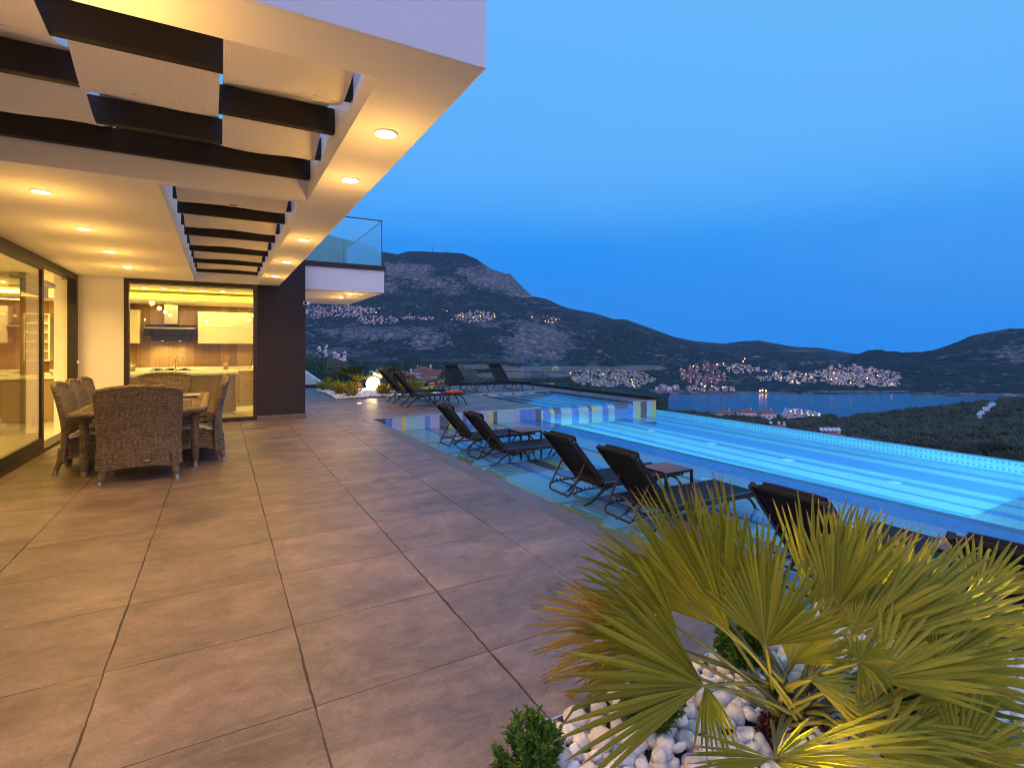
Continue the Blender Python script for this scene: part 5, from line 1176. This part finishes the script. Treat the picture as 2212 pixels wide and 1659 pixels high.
# ---------------------------------------------------------------- trees and bushes of the slopes
def crown_template(n, rx, rz, clumps, L, seed, low=.12):
    rg = np.random.default_rng(seed); cc = unit(rg.normal(size=(clumps, 3))) * (.55 + .35 * rg.random((clumps, 1))); cc[:, 2] = np.abs(cc[:, 2]) * 1.0 + low
    pos = []; di = []
    for k in range(n):
        c = cc[rg.integers(clumps)]; v = unit(rg.normal(size=3)) * (.30 + .10 * rg.random()); p = c + v; pos.append(p * np.array([rx, rx, rz])); di.append(v + c * .3 + np.array([0, 0, .25]))
    return leaves(np.array(pos), np.array(di), L * (.7 + .6 * rg.random(n)), L * .62, rg, .12)
TPL = [crown_template(170, 1, .95, 13, .50, s) for s in range(6)]; TPB = [crown_template(560, 1, .95, 22, .26, 20 + s) for s in range(4)]
def scatter(name, items, mat, tpls, seed):
    rg = np.random.default_rng(seed); VV = []; QQ = []; b0 = 0
    for p, s in items:
        V, Q = tpls[rg.integers(len(tpls))]; q = rg.random() * 6.28; c, s_ = math.cos(q), math.sin(q)
        U = V @ np.array([[c, s_, 0], [-s_, c, 0], [0, 0, .8 + .4 * rg.random()]]) * s + np.array(p); VV.append(U); QQ.append(Q + b0); b0 += len(V)
    return np_mesh(name, np.concatenate(VV), np.concatenate(QQ), mat)
rng = np.random.default_rng(77); big = []; far_ = []
def fan_xy(x, d): l = (x - 1106) * d / F_PX; return d * FX + l * FY, d * FY - l * FX
road_px = [(hx, hy) for hx, hy in hroad]
def on_road(x, y): return any(abs(x - a_) < 11 and -7 < y - b_ < 9 for a_, b_ in road_px) or ((x - 2040) / 62)**2 + ((y - 977) / 9)**2 < 1
for _ in range(16000):
    d = math.sqrt(40**2 + (472**2 - 40**2) * rng.random()); x = 1180 + 1320 * rng.random()
    if rng.random() > 1.1 * (1 if d > 90 else .8): continue
    z = hillside.z_at(x, d); y = YH + (EYE - z) * F_PX / d
    if y < 700 or on_road(x, y): continue
    if rng.random() < .12 + .25 * (vnoise(np.array(x * .02), np.array(d * .03), 5) < .3): continue
    X, Y = fan_xy(x, d); s = (1.3 + 1.9 * rng.random()**1.4) * (.8 if d < 120 else 1)
    (big if d < 150 else far_).append(((X, Y, z - .2), s))
near_ = [b for b in big if 0 < 1][:]
vis = sorted([b for b in big if True], key=lambda b: (b[0][0] - 40)**2 + (b[0][1] - 30)**2)
ind = []
for b in big:
    X, Y, Z = b[0]; d = X * FX + Y * FY; x = 1106 + F_PX * (X * FY - Y * FX) / d; y = YH + (EYE - Z) * F_PX / d
    edge = 895 + (x - 1420) * .1265
    if 1500 < x < 2230 and y < edge + 12 and b[1] > 1.8: ind.append(b)
ind = ind[:60]; ids = {id(b) for b in ind}
scatter('maquis_woodland', far_, W['forest'], TPL, 1)['kind'] = 'stuff'
scatter('maquis_scrub', [b for b in big if id(b) not in ids], W['forest2'], TPB, 2)['kind'] = 'stuff'
crowns = [np_mesh('crown', V, Q, W['forest' if k % 2 else 'forest2']).data for k, (V, Q) in enumerate(TPB)]
for o in [o for o in COL.objects if o.name.startswith('crown')]: bpy.data.objects.remove(o)
a = MB(); a.tube([(0, 0, -.4), (.03, 0, .25), (-.02, .03, .7)], [.09, .07, .03], 7)
tr0 = a.build('trunk', W['bark']); trunk_me = tr0.data; bpy.data.objects.remove(tr0)
def tree(loc, s, k, lb, group, cat='tree', name='olive_tree', lift=.25):
    r = empty(name, loc, k * 1.7, lb, cat, group); r.scale = (s, s, s)
    c = bpy.data.objects.new('crown', crowns[k % 4]); COL.objects.link(c); c.parent = r; c.location = (0, 0, lift)
    t_ = bpy.data.objects.new('trunk', trunk_me); COL.objects.link(t_); t_.parent = r; return r
for k, (p, s) in enumerate(ind): tree(p, s, k, 'grey green olive tree on the slope just below the infinity edge', 'olive trees below the pool')
# dark trees right behind the rear glass fence
BT = [(690, 832, 34, 1.5), (745, 832, 36, 1.3), (800, 836, 40, 1.1), (668, 822, 46, 2.1), (722, 826, 50, 1.9), (775, 834, 56, 1.6), (1225, 848, 62, 1.6), (985, 838, 48, 1.8), (1000, 842, 60, 1.5), (1180, 850, 55, 1.5), (850, 838, 44, 1.4)]
BL_ = ['dark bushy tree behind the rear glass fence, beside the column', 'dark bushy tree behind the left cycad', 'dark bushy tree behind the globe lamp', 'tall dark tree behind the fence, touching the column edge', 'tall dark tree behind the fence, below the white hillside villas', 'dark tree behind the fence, above the globe lamp', 'small dark bush beyond the fence below the dirt track', 'small dark bush left of the far loungers', 'dark bush between the far deck lounger and the red roofs', 'small dark bush beyond the slatted screen', 'low dark bush in front of the red roofed villas']
for k, (x, y, d, s) in enumerate(BT): tree(at_d(x, y + 16, d), s, k, BL_[k], 'dark trees behind the glass fence', name='evergreen_tree')
# scrub on the near ground of the valley
items = []
for _ in range(2600):
    d = math.exp(math.log(55) + (math.log(700) - math.log(55)) * rng.random()); x = 560 + 860 * rng.random(); z = mountain.z_at(x, d)
    if vnoise(np.array(x * .03), np.array(math.log(d) * 6), 8) < .42: continue
    X, Y = fan_xy(x, d); items.append(((X, Y, z - .2), (.7 + 1.3 * rng.random()) * (1 + d / 500)))
scatter('valley_scrub', items, W['forest2'], TPL, 4)['kind'] = 'stuff'
# ---------------------------------------------------------------- houses of the bay
W['hwhite'] = M('white_house_render', (.74, .74, .75), .8, fn=varied((.50, .51, .54), (.68, .69, .72), .03))
W['hcream'] = M('cream_house_render', (.62, .56, .46), .8, fn=varied((.56, .50, .41), (.66, .60, .50), .3))
W['hmauve'] = M('mauve_house_render', (.36, .22, .24), .8, fn=varied((.30, .18, .20), (.42, .27, .28), .3))
W['hwin'] = M('dark_house_window', (.05, .06, .08), .2, fn=varied((.03, .04, .055), (.08, .09, .11), .8))
W['hlit'] = emis('lit_house_window', (1, .52, .16), 3.0)
W['rooftile'] = M('red_roof_tile', (.30, .075, .05), .8, fn=lambda t, b: (lambda v: (t.L.new(t.ramp(t.noise(1.2, 5, .7, v), [(.3, (.20, .05, .04)), (.7, (.36, .11, .08))]), b.inputs['Base Color']),
        t.L.new(t.bump(t.n('TexWave', inp={'Scale': 2.2, 'Distortion': .3}).outputs['Fac'], .5, .05), b.inputs['Normal'])))(t.obj()))
W['solar'] = M('solar_panel', (.05, .07, .12), .15, fn=varied((.04, .055, .10), (.07, .09, .15), 2))
def flat_house(seed, wall, tall=False):
    rg = random.Random(seed); a = MB(); w, dp = rg.uniform(9, 15), rg.uniform(8, 11); fl = rg.choice([2, 2, 3]) + (1 if tall else 0); z = -3.0; x0, y0, x1, y1 = -w/2, -dp/2, w/2, dp/2
    for k in range(fl):
        h = 3.1 + (3.0 if k == 0 else 0); a.box(x0, x1, y0, y1, z, z + h, 0); a.box(x0 - .25, x1 + .25, y0 - .7, y1 + .1, z + h - .22, z + h + .04 + .003 * k, 0)
        n = max(2, int((x1 - x0) / 2.6)); zb = z + h - 2.5
        for i in range(n):
            cx = x0 + (i + .5) * (x1 - x0) / n; ww = rg.choice([.6, .8, 1.0]); m = 2 if rg.random() < .14 else 1
            a.box(cx - ww, cx + ww, y0 - .06, y0 - .001, zb, zb + rg.choice([1.4, 2.0]), m)
            if rg.random() < .5: a.box(cx - ww - .3, cx + ww + .3, y0 - 1.1, y0 - .07, zb - .25, zb - .1, 0); a.box(cx - ww - .3, cx + ww + .3, y0 - 1.1, y0 - 1.0, zb - .1, zb + .75, 0)
        for s in (-1, 1):
            X = x0 if s < 0 else x1; a.box(min(X, X + s * .06), max(X, X + s * .06), -1.0, .8, zb, zb + 1.4, 1)
        z += h
        if rg.random() < .6: x0 += rg.uniform(0, 3); y0 += rg.uniform(.6, 2.2)
        if rg.random() < .4: x1 -= rg.uniform(0, 2.5)
    if rg.random() < .5: a.box(x0 + .5, x0 + 2, y1 - 2.5, y1 - 1, z + .05, z + 1.6, 0)
    if rg.random() < .6: a.box(x1 - 3, x1 - 1.2, y0 + 2, y0 + 3, z + .05, z + .7, 1)
    return a.build('hh', [wall, W['hwin'], W['hlit']])
def roof_house(seed, wall):
    rg = random.Random(seed); a = MB(); w, dp, h = rg.uniform(9, 13), rg.uniform(8, 10), 5.6; x0, y0, x1, y1 = -w/2, -dp/2, w/2, dp/2
    a.box(x0, x1, y0, y1, -3, h, 0, 't')
    for k in range(2):
        for i in range(3): cx = x0 + (i + .5) * w / 3; a.box(cx - .7, cx + .7, y0 - .05, y0 - .001, .7 + 2.8 * k, 2.2 + 2.8 * k, 1)
    e = .6; rz = h + 2.2; i_ = dp / 2
    a.add([(x0-e, y0-e, h), (x1+e, y0-e, h), (x1+e, y1+e, h), (x0-e, y1+e, h), (x0 + i_*.7, 0, rz), (x1 - i_*.7, 0, rz), (x0-e, y0-e, h-.15), (x1+e, y0-e, h-.15), (x1+e, y1+e, h-.15), (x0-e, y1+e, h-.15)],
          [(0,1,5,4), (1,2,5), (2,3,4,5), (3,0,4), (6,7,1,0), (7,8,2,1), (8,9,3,2), (9,6,0,3), (9,8,7,6)], 2)
    a.box(x0 + 1.5, x0 + 2.3, 1, 1.8, h + .5, rz + .8, 0)
    return a.build('hh', [wall, W['hwin'], W['rooftile']])
def take(o): me = o.data; bpy.data.objects.remove(o); return me
W['hgrey'] = M('grey_white_render', (.4, .4, .43), .8, fn=varied((.34, .34, .37), (.48, .48, .51), .05)); W['hpink'] = M('pale_pink_render', (.48, .38, .36), .8, fn=varied((.42, .33, .31), (.54, .43, .41), .05))
HW = [take(flat_house(s, (W['hwhite'], W['hwhite'], W['hgrey'], W['hgrey'], W['hpink'])[s % 5])) for s in range(10)]; HT = [take(flat_house(40 + s, W['hwhite'], True)) for s in range(3)]; HC = [take(flat_house(60 + s, W['hcream'])) for s in range(2)]
HM = [take(flat_house(80 + s, W['hmauve'], True)) for s in range(4)]; HR = [take(roof_house(90 + s, W['hwhite'])) for s in range(3)]
rh = random.Random(99); count = [0]; overflow = []
def place(me, p, rz, s, name, lb, group):
    o = bpy.data.objects.new(name, me); COL.objects.link(o); o.location = p; o.rotation_euler = (0, 0, rz); o.scale = (s,) * 3
    count[0] += 1; return tag(o, lb, 'house', group)
def town(n, region, fan, meshes, scale, name, lb, group, mind, seed, stuff=False):
    """region: list of (cx, cy, rx, ry) ellipses in the photo; houses stand where the slope is met"""
    rg = random.Random(seed); got = []; tries = 0; tot = sum(rx * ry for _, _, rx, ry in region)
    while len(got) < n and tries < n * 60:
        tries += 1; q = rg.random() * tot
        for cx, cy, rx, ry in region:
            q -= rx * ry
            if q <= 0: break
        u, v = rg.uniform(-1, 1), rg.uniform(-1, 1)
        if u*u + v*v > 1: continue
        x, y = cx + u * rx, cy + v * ry
        p, d = fan.hit(x, y)
        if p is None or d > 4300: continue
        if any(abs(x - gx) < mind and abs(y - gy) < mind * .42 for gx, gy in got): continue
        got.append((x, y)); me = rg.choice(meshes); rz = -HEAD - math.atan((x - 1106) / F_PX) + rg.uniform(-.22, .22) + .35 * math.sin(x * .045); s = scale * rg.uniform(.8, 1.25)
        if stuff: overflow.append((me, p, rz, s))
        else: place(me, p, rz, s, name, lb, group)
# town across the bay
T3 = [(1855, 815, 85, 22), (1905, 812, 40, 26), (1780, 815, 55, 14), (1700, 810, 32, 9), (1720, 822, 45, 8), (1835, 800, 50, 14), (1868, 786, 20, 5), (1902, 779, 10, 3), (1930, 822, 16, 14)]
town(140, T3, mountain, HW * 2 + HT + HC[:1], .82, 'town_house', 'white flat roofed house in the town on the slope across the bay', 'white town houses across the bay', 7.5, 1)
town(12, T3[:2], right_hill, HW, 1.0, 'town_house', 'white flat roofed house at the edge of the town, on the foot of the headland', 'white houses at the foot of the headland', 9, 12)
town(46, [(1520, 812, 48, 24), (1490, 808, 25, 14), (1545, 800, 22, 10), (1545, 826, 22, 9)], mountain, HM * 3 + HW[:1], 1.05, 'apartment_block', 'mauve terraced apartment block in the estate above the shore', 'mauve apartment blocks of the shore estate', 8.5, 2)
town(26, [(1595, 798, 30, 9), (1625, 803, 30, 7), (1580, 790, 16, 4), (1660, 820, 20, 4)], mountain, HW, .95, 'town_house', 'white stepped house right of the mauve estate', 'white houses beside the mauve estate', 8, 3)
town(18, [(1440, 840, 26, 6), (1500, 843, 34, 3.4), (1560, 842, 26, 4)], mountain, HW + HC, 1.0, 'shore_house', 'low pale house on the shore below the mauve estate', 'low houses along the shore', 9, 4)
town(62, [(1300, 820, 62, 16), (1340, 812, 40, 9), (1370, 826, 30, 10), (1260, 808, 30, 6)], mountain, HW * 2 + HC + HT[:1], .62, 'valley_house', 'small white house in the valley town below the dirt track', 'white houses of the valley town', 7.5, 5)
town(14, [(1020, 685, 42, 12), (1030, 676, 24, 8), (740, 672, 60, 11), (810, 690, 42, 9), (800, 667, 30, 5), (690, 664, 34, 5), (890, 686, 26, 4), (955, 690, 26, 4)], mountain, HW * 3 + HR, 1.05, 'village_house', 'tiny white house of the mountain village under the rocky peak', 'white houses of the mountain village', 6.5, 6)
town(12, [(705, 757, 20, 7), (725, 768, 24, 8), (750, 778, 16, 5)], mountain, HT + HW[:2], 1.15, 'hillside_villa', 'white villa stacked on the hillside right of the dark column', 'white hillside villas beside the column', 7, 7)
town(260, [(1025, 684, 46, 12), (745, 673, 66, 12), (815, 692, 46, 9), (685, 675, 28, 14), (905, 688, 40, 4), (1195, 690, 16, 3), (1180, 685, 10, 1.5)], mountain, HW, 1.0, 'x', '', '', 4.5, 8, True)
town(520, T3 + [(1600, 797, 34, 9), (1655, 818, 28, 6), (1325, 818, 90, 18), (1325, 818, 90, 18), (1440, 841, 30, 5)], mountain, HW, .6, 'x', '', '', 3.5, 18, True)
VV = []; FFq = []; base = 0; MI = []
for me, p, rz, s in overflow:
    n = len(me.vertices); co = np.empty(n * 3, np.float32); me.vertices.foreach_get('co', co); co = co.reshape(-1, 3); c, s_ = math.cos(rz), math.sin(rz)
    VV.append(co @ np.array([[c, s_, 0], [-s_, c, 0], [0, 0, 1]]) * s + np.array(p)); k = len(me.polygons); q = np.empty(k * 4, np.int32); me.polygons.foreach_get('vertices', q); FFq.append(q.reshape(-1, 4) + base); m = np.empty(k, np.int32); me.polygons.foreach_get('material_index', m); m[m == 0] = (0, 3, 4, 3)[len(MI) % 4]; MI.append(m); base += n
if overflow: np_mesh('distant_houses', np.concatenate(VV), np.concatenate(FFq), [W['hwhite'], W['hwin'], W['hlit'], W['hgrey'], W['hpink']], np.concatenate(MI))['kind'] = 'stuff'
# street lamps
def street_lamp(x, y, lb, gp, fan=mountain, r=.0009, up=5):
    p, d = fan.hit(x, y + 3)
    if p is None: return
    o = empty('street_lamp', p, 0, lb, 'street lamp', gp); a = MB(); rr = d * r
    a.tube([(0, 0, -1), (0, 0, up)], .15, 6); a.build('pole', W['iron'], o); a = MB(); a.lathe([(rr * math.sin(q), up + rr - rr * math.cos(q)) for q in np.linspace(.05, math.pi - .05, 7)], n=10); a.build('lamp_head', W['stlamp'], o)
W['stlamp'] = emis('sodium_street_lamp', (1, .42, .06), 14)
for x, y in ((335, 362), (418, 352), (530, 348), (582, 342), (757, 300), (745, 322), (935, 403), (1015, 418), (1057, 460), (1168, 435), (1260, 428), (1308, 453), (1470, 473), (1512, 462), (1628, 500), (1765, 465), (1965, 510), (430, 532), (487, 528), (575, 538), (1190, 500), (400, 510), (1490, 420), (1150, 490), (1850, 440)):
    street_lamp(1410 + x * .2625, 696.7 + y * .2625, 'orange street lamp glowing among the houses across the bay', 'street lamps across the bay')
for x, y in ((882, 572), (903, 566), (932, 572)): street_lamp(1410 + x * .2625, 696.7 + y * .2625, 'bright lamp at the waterside mirrored in the bay', 'waterside lamps', r=.0014)
for x, y in ((1165, 525), (1258, 548), (1272, 563), (1295, 573), (1357, 558), (1380, 583), (1437, 572), (1552, 574), (590, 540), (1855, 578), (1990, 615), (2050, 598), (1965, 610), (2020, 618)):
    street_lamp(655.2 + x * .2662, 530.8 + y * .2662, 'orange street lamp in the mountain village', 'street lamps of the mountain village', r=.0006)
for x, y in ((1366, 832), (1368, 838), (1371, 843), (1364, 826), (1303, 814), (1232, 812), (1330, 822)): street_lamp(x, y - 4, 'orange street lamp in the valley town behind the glass fence', 'street lamps of the valley town', r=.0008)
# radio masts and minaret
for x, y, h, lb in ((934, 541, 50, 'thin radio mast on the mountain crest, left of the pair'), (964, 543, 38, 'thin radio mast on the mountain crest, left one of the pair'), (968, 543, 56, 'tall thin radio mast on the mountain crest, rightmost')):
    p = at_d(x, y, 4780); o = empty('radio_mast', p, 0, lb, 'mast', 'radio masts'); a = MB(); a.tube([(0, 0, -30), (0, 0, h)], [1.6, .8], 5); a.build('mast', W['iron'], o)
    a = MB(); a.tube([(-3, 0, h * .8), (3, 0, h * .8)], .5, 5); a.build('crossbar', W['iron'], o)
p, d = mountain.hit(885, 684); mi = empty('minaret', p, 0, 'slim white minaret rising from the mountain village', 'minaret')
a = MB(); a.lathe([(2.2, -3), (2.0, 16), (3.0, 16.5), (3.0, 17.5), (1.7, 17.6), (1.6, 22)], n=12); a.build('shaft', W['hwhite'], mi); a = MB(); a.lathe([(1.9, 22), (.05, 31)], n=12); a.build('spire', W['hwin'], mi)
# red roofed villas beyond the rear fence
def red_villa(x, y, d, w, dp, h, rz, lb, solar=0, two=False, wall='hcream'):
    p = at_d(x, y, d); r = empty('red_roof_house', p, rz, lb, 'house', 'red roofed houses below the terrace'); x0, y0, x1, y1 = -w/2, -dp/2, w/2, dp/2
    a = MB(); a.box(x0, x1, y0, y1, -6, h, 0)
    if two: a.box(x0 + .8, x0 + w * .5, y0 - 3, y0, -6, h * .62, 0)
    a.build('wall', W[wall], r); a = MB(); e = .7; rzh = h + dp * .24; i_ = dp * .5
    def hip(x0, y0, x1, y1, h, rzh, i_): a.add([(x0-e, y0-e, h+.01), (x1+e, y0-e, h+.01), (x1+e, y1+e, h+.01), (x0-e, y1+e, h+.01), (x0 + i_, (y0+y1)/2, rzh), (x1 - i_, (y0+y1)/2, rzh), (x0-e, y0-e, h-.2), (x1+e, y0-e, h-.2), (x1+e, y1+e, h-.2), (x0-e, y1+e, h-.2)], [(0,1,5,4), (1,2,5), (2,3,4,5), (3,0,4), (6,7,1,0), (7,8,2,1), (8,9,3,2), (9,6,0,3), (9,8,7,6)])
    hip(x0, y0, x1, y1, h, rzh, i_)
    if two: hip(x0 + .8, y0 - 3, x0 + w * .5, y0 + .5, h * .62, h * .62 + 1.2, 1.5)
    rf = a.build('roof', W['rooftile'], r); a = MB(); a.box(x1 - 2.2, x1 - 1.4, .5, 1.3, h + .3, rzh + .9); a.build('chimney', W['hwhite'], rf)
    n = max(2, int(w / 3.4))
    for k in range(2 if h > 5 else 1):
        for i in range(n):
            cx = x0 + (i + .5) * w / n; a = MB(); a.box(cx - .55, cx + .55, y0 - .06, y0 - .002, .8 + 2.9 * k, 2.2 + 2.9 * k); a.build('window', W['hwin'], r)
    for k in range(solar):
        a = MB(); sx = x0 + 1.2 + k * (w - 2) / max(1, solar); a.add([(sx - .55, -.4, rzh + .25), (sx + .55, -.4, rzh + .25), (sx + .55, .5, rzh + .95), (sx - .55, .5, rzh + .95), (sx - .55, -.35, rzh + .19), (sx + .55, -.35, rzh + .19), (sx + .55, .55, rzh + .89), (sx - .55, .55, rzh + .89)], [(0,1,2,3), (7,6,5,4), (0,4,5,1), (1,5,6,2), (2,6,7,3), (3,7,4,0)])
        a.tube([(sx - .5, .55, rzh + .95), (sx + .5, .55, rzh + .95)], .22, 10); a.tube([(sx, .1, rzh - 1.2), (sx, .1, rzh + .5)], .06, 5); a.build('solar_heater', W['hwhite'], r)
    return r
red_villa(914, 829, 262, 11, 9, 6.6, -.45, 'cream two storey villa with red hip roof, the tallest behind the deck loungers'); red_villa(870, 832, 240, 11, 9, 4.4, -.3, 'low red roofed house at the left of the villa group')
red_villa(943, 833, 235, 14, 10, 5.0, -.6, 'cream villa with wide stepped red roofs, right in the villa group', 0, True); red_villa(968, 832, 280, 12, 9, 5.6, -.5, 'red roofed villa mostly behind the far deck lounger'); red_villa(808, 828, 170, 4.2, 4, 2.0, -.4, 'small white house with chimney right of the globe lamp', 1, False, 'hwhite')
red_villa(1797, 958, 165, 8.6, 8, 1.9, -.55, 'house with red roof and a row of five solar heaters below the pool', 5, False, 'hwhite'); red_villa(1682, 937, 235, 9, 8, 2.4, -.6, 'small red roofed house among the trees below the pool', 2, False, 'hwhite')
for k, (x, y, lb) in enumerate(((1565, 903, 'white shore house with red roof, leftmost of the row by the water'), (1612, 901, 'white shore house with red roof, second of the row by the water'), (1655, 903, 'white shore house with red roof, third of the row by the water'))): red_villa(x, y, 418, 12, 9, 4.6, -.5, lb, 0, False, 'hwhite')
for k, (x, y) in enumerate(((1700, 900), (1722, 899), (1745, 904), (1762, 907))): place(HT[k % 3], at_d(x, y, 416 + 3 * k), -.55 - .1 * k, .62, 'shore_apartment', ('grey white apartment block by the water, right of the red roofs', 'pale apartment block by the water with stepped storeys', 'white apartment block by the water, second from the bay edge', 'white apartment block standing closest to the open bay')[k], 'apartment blocks at the near shore')
# slatted screen and sloping parapet just outside the glass
sc = empty('slatted_screen', at_d(1148, 838, 44), -HEAD, 'dark slatted screen with curved top outside the glass fence', 'screen')
a = MB()
for k in range(15):
    u = k / 14; h = 1.45 * math.sqrt(max(.02, 1 - (max(0, u - .2) / .82)**2)); a.box(u * 1.75, u * 1.75 + .045, -.03, .03, -1, h)
a.build('slat', W['black_rail'], sc); a = MB(); a.box(-.05, 1.85, .05, .09, -1, .42); a.build('low_wall', W['white'], sc)
W_ = [at_d(630, 785, 22.2), at_d(702, 833, 22.2), at_d(702, 850, 22.2), at_d(630, 850, 22.2)]; bk = Vector((FX, FY, 0)) * .35
a = MB(); a.add(W_ + [p + bk for p in W_], [(0, 1, 2, 3), (7, 6, 5, 4), (0, 4, 5, 1), (1, 5, 6, 2), (2, 6, 7, 3), (3, 7, 4, 0)]); tag(a.build('parapet_wall', W['stucco']), 'pale sloping parapet wall behind the fence, beside the dark column', 'wall')

# the evening air over the bay
if HAZE:
    a = MB(); a.box(-9600, 9600, -9600, 9600, SEA - 2, 960); hz_ = a.build('haze', bpy.data.materials.new('haze')); tag(hz_, kind='stuff')
    m_ = hz_.data.materials[0]; m_.use_nodes = True; m_.node_tree.nodes.clear(); t = NT(m_)
    pv = t.n('VolumePrincipled', inp={'Color': (.32, .62, 1, 1), 'Density': HAZE, 'Anisotropy': .0}); o_ = t.n('OutputMaterial'); t.L.new(pv.outputs[0], o_.inputs['Volume'])
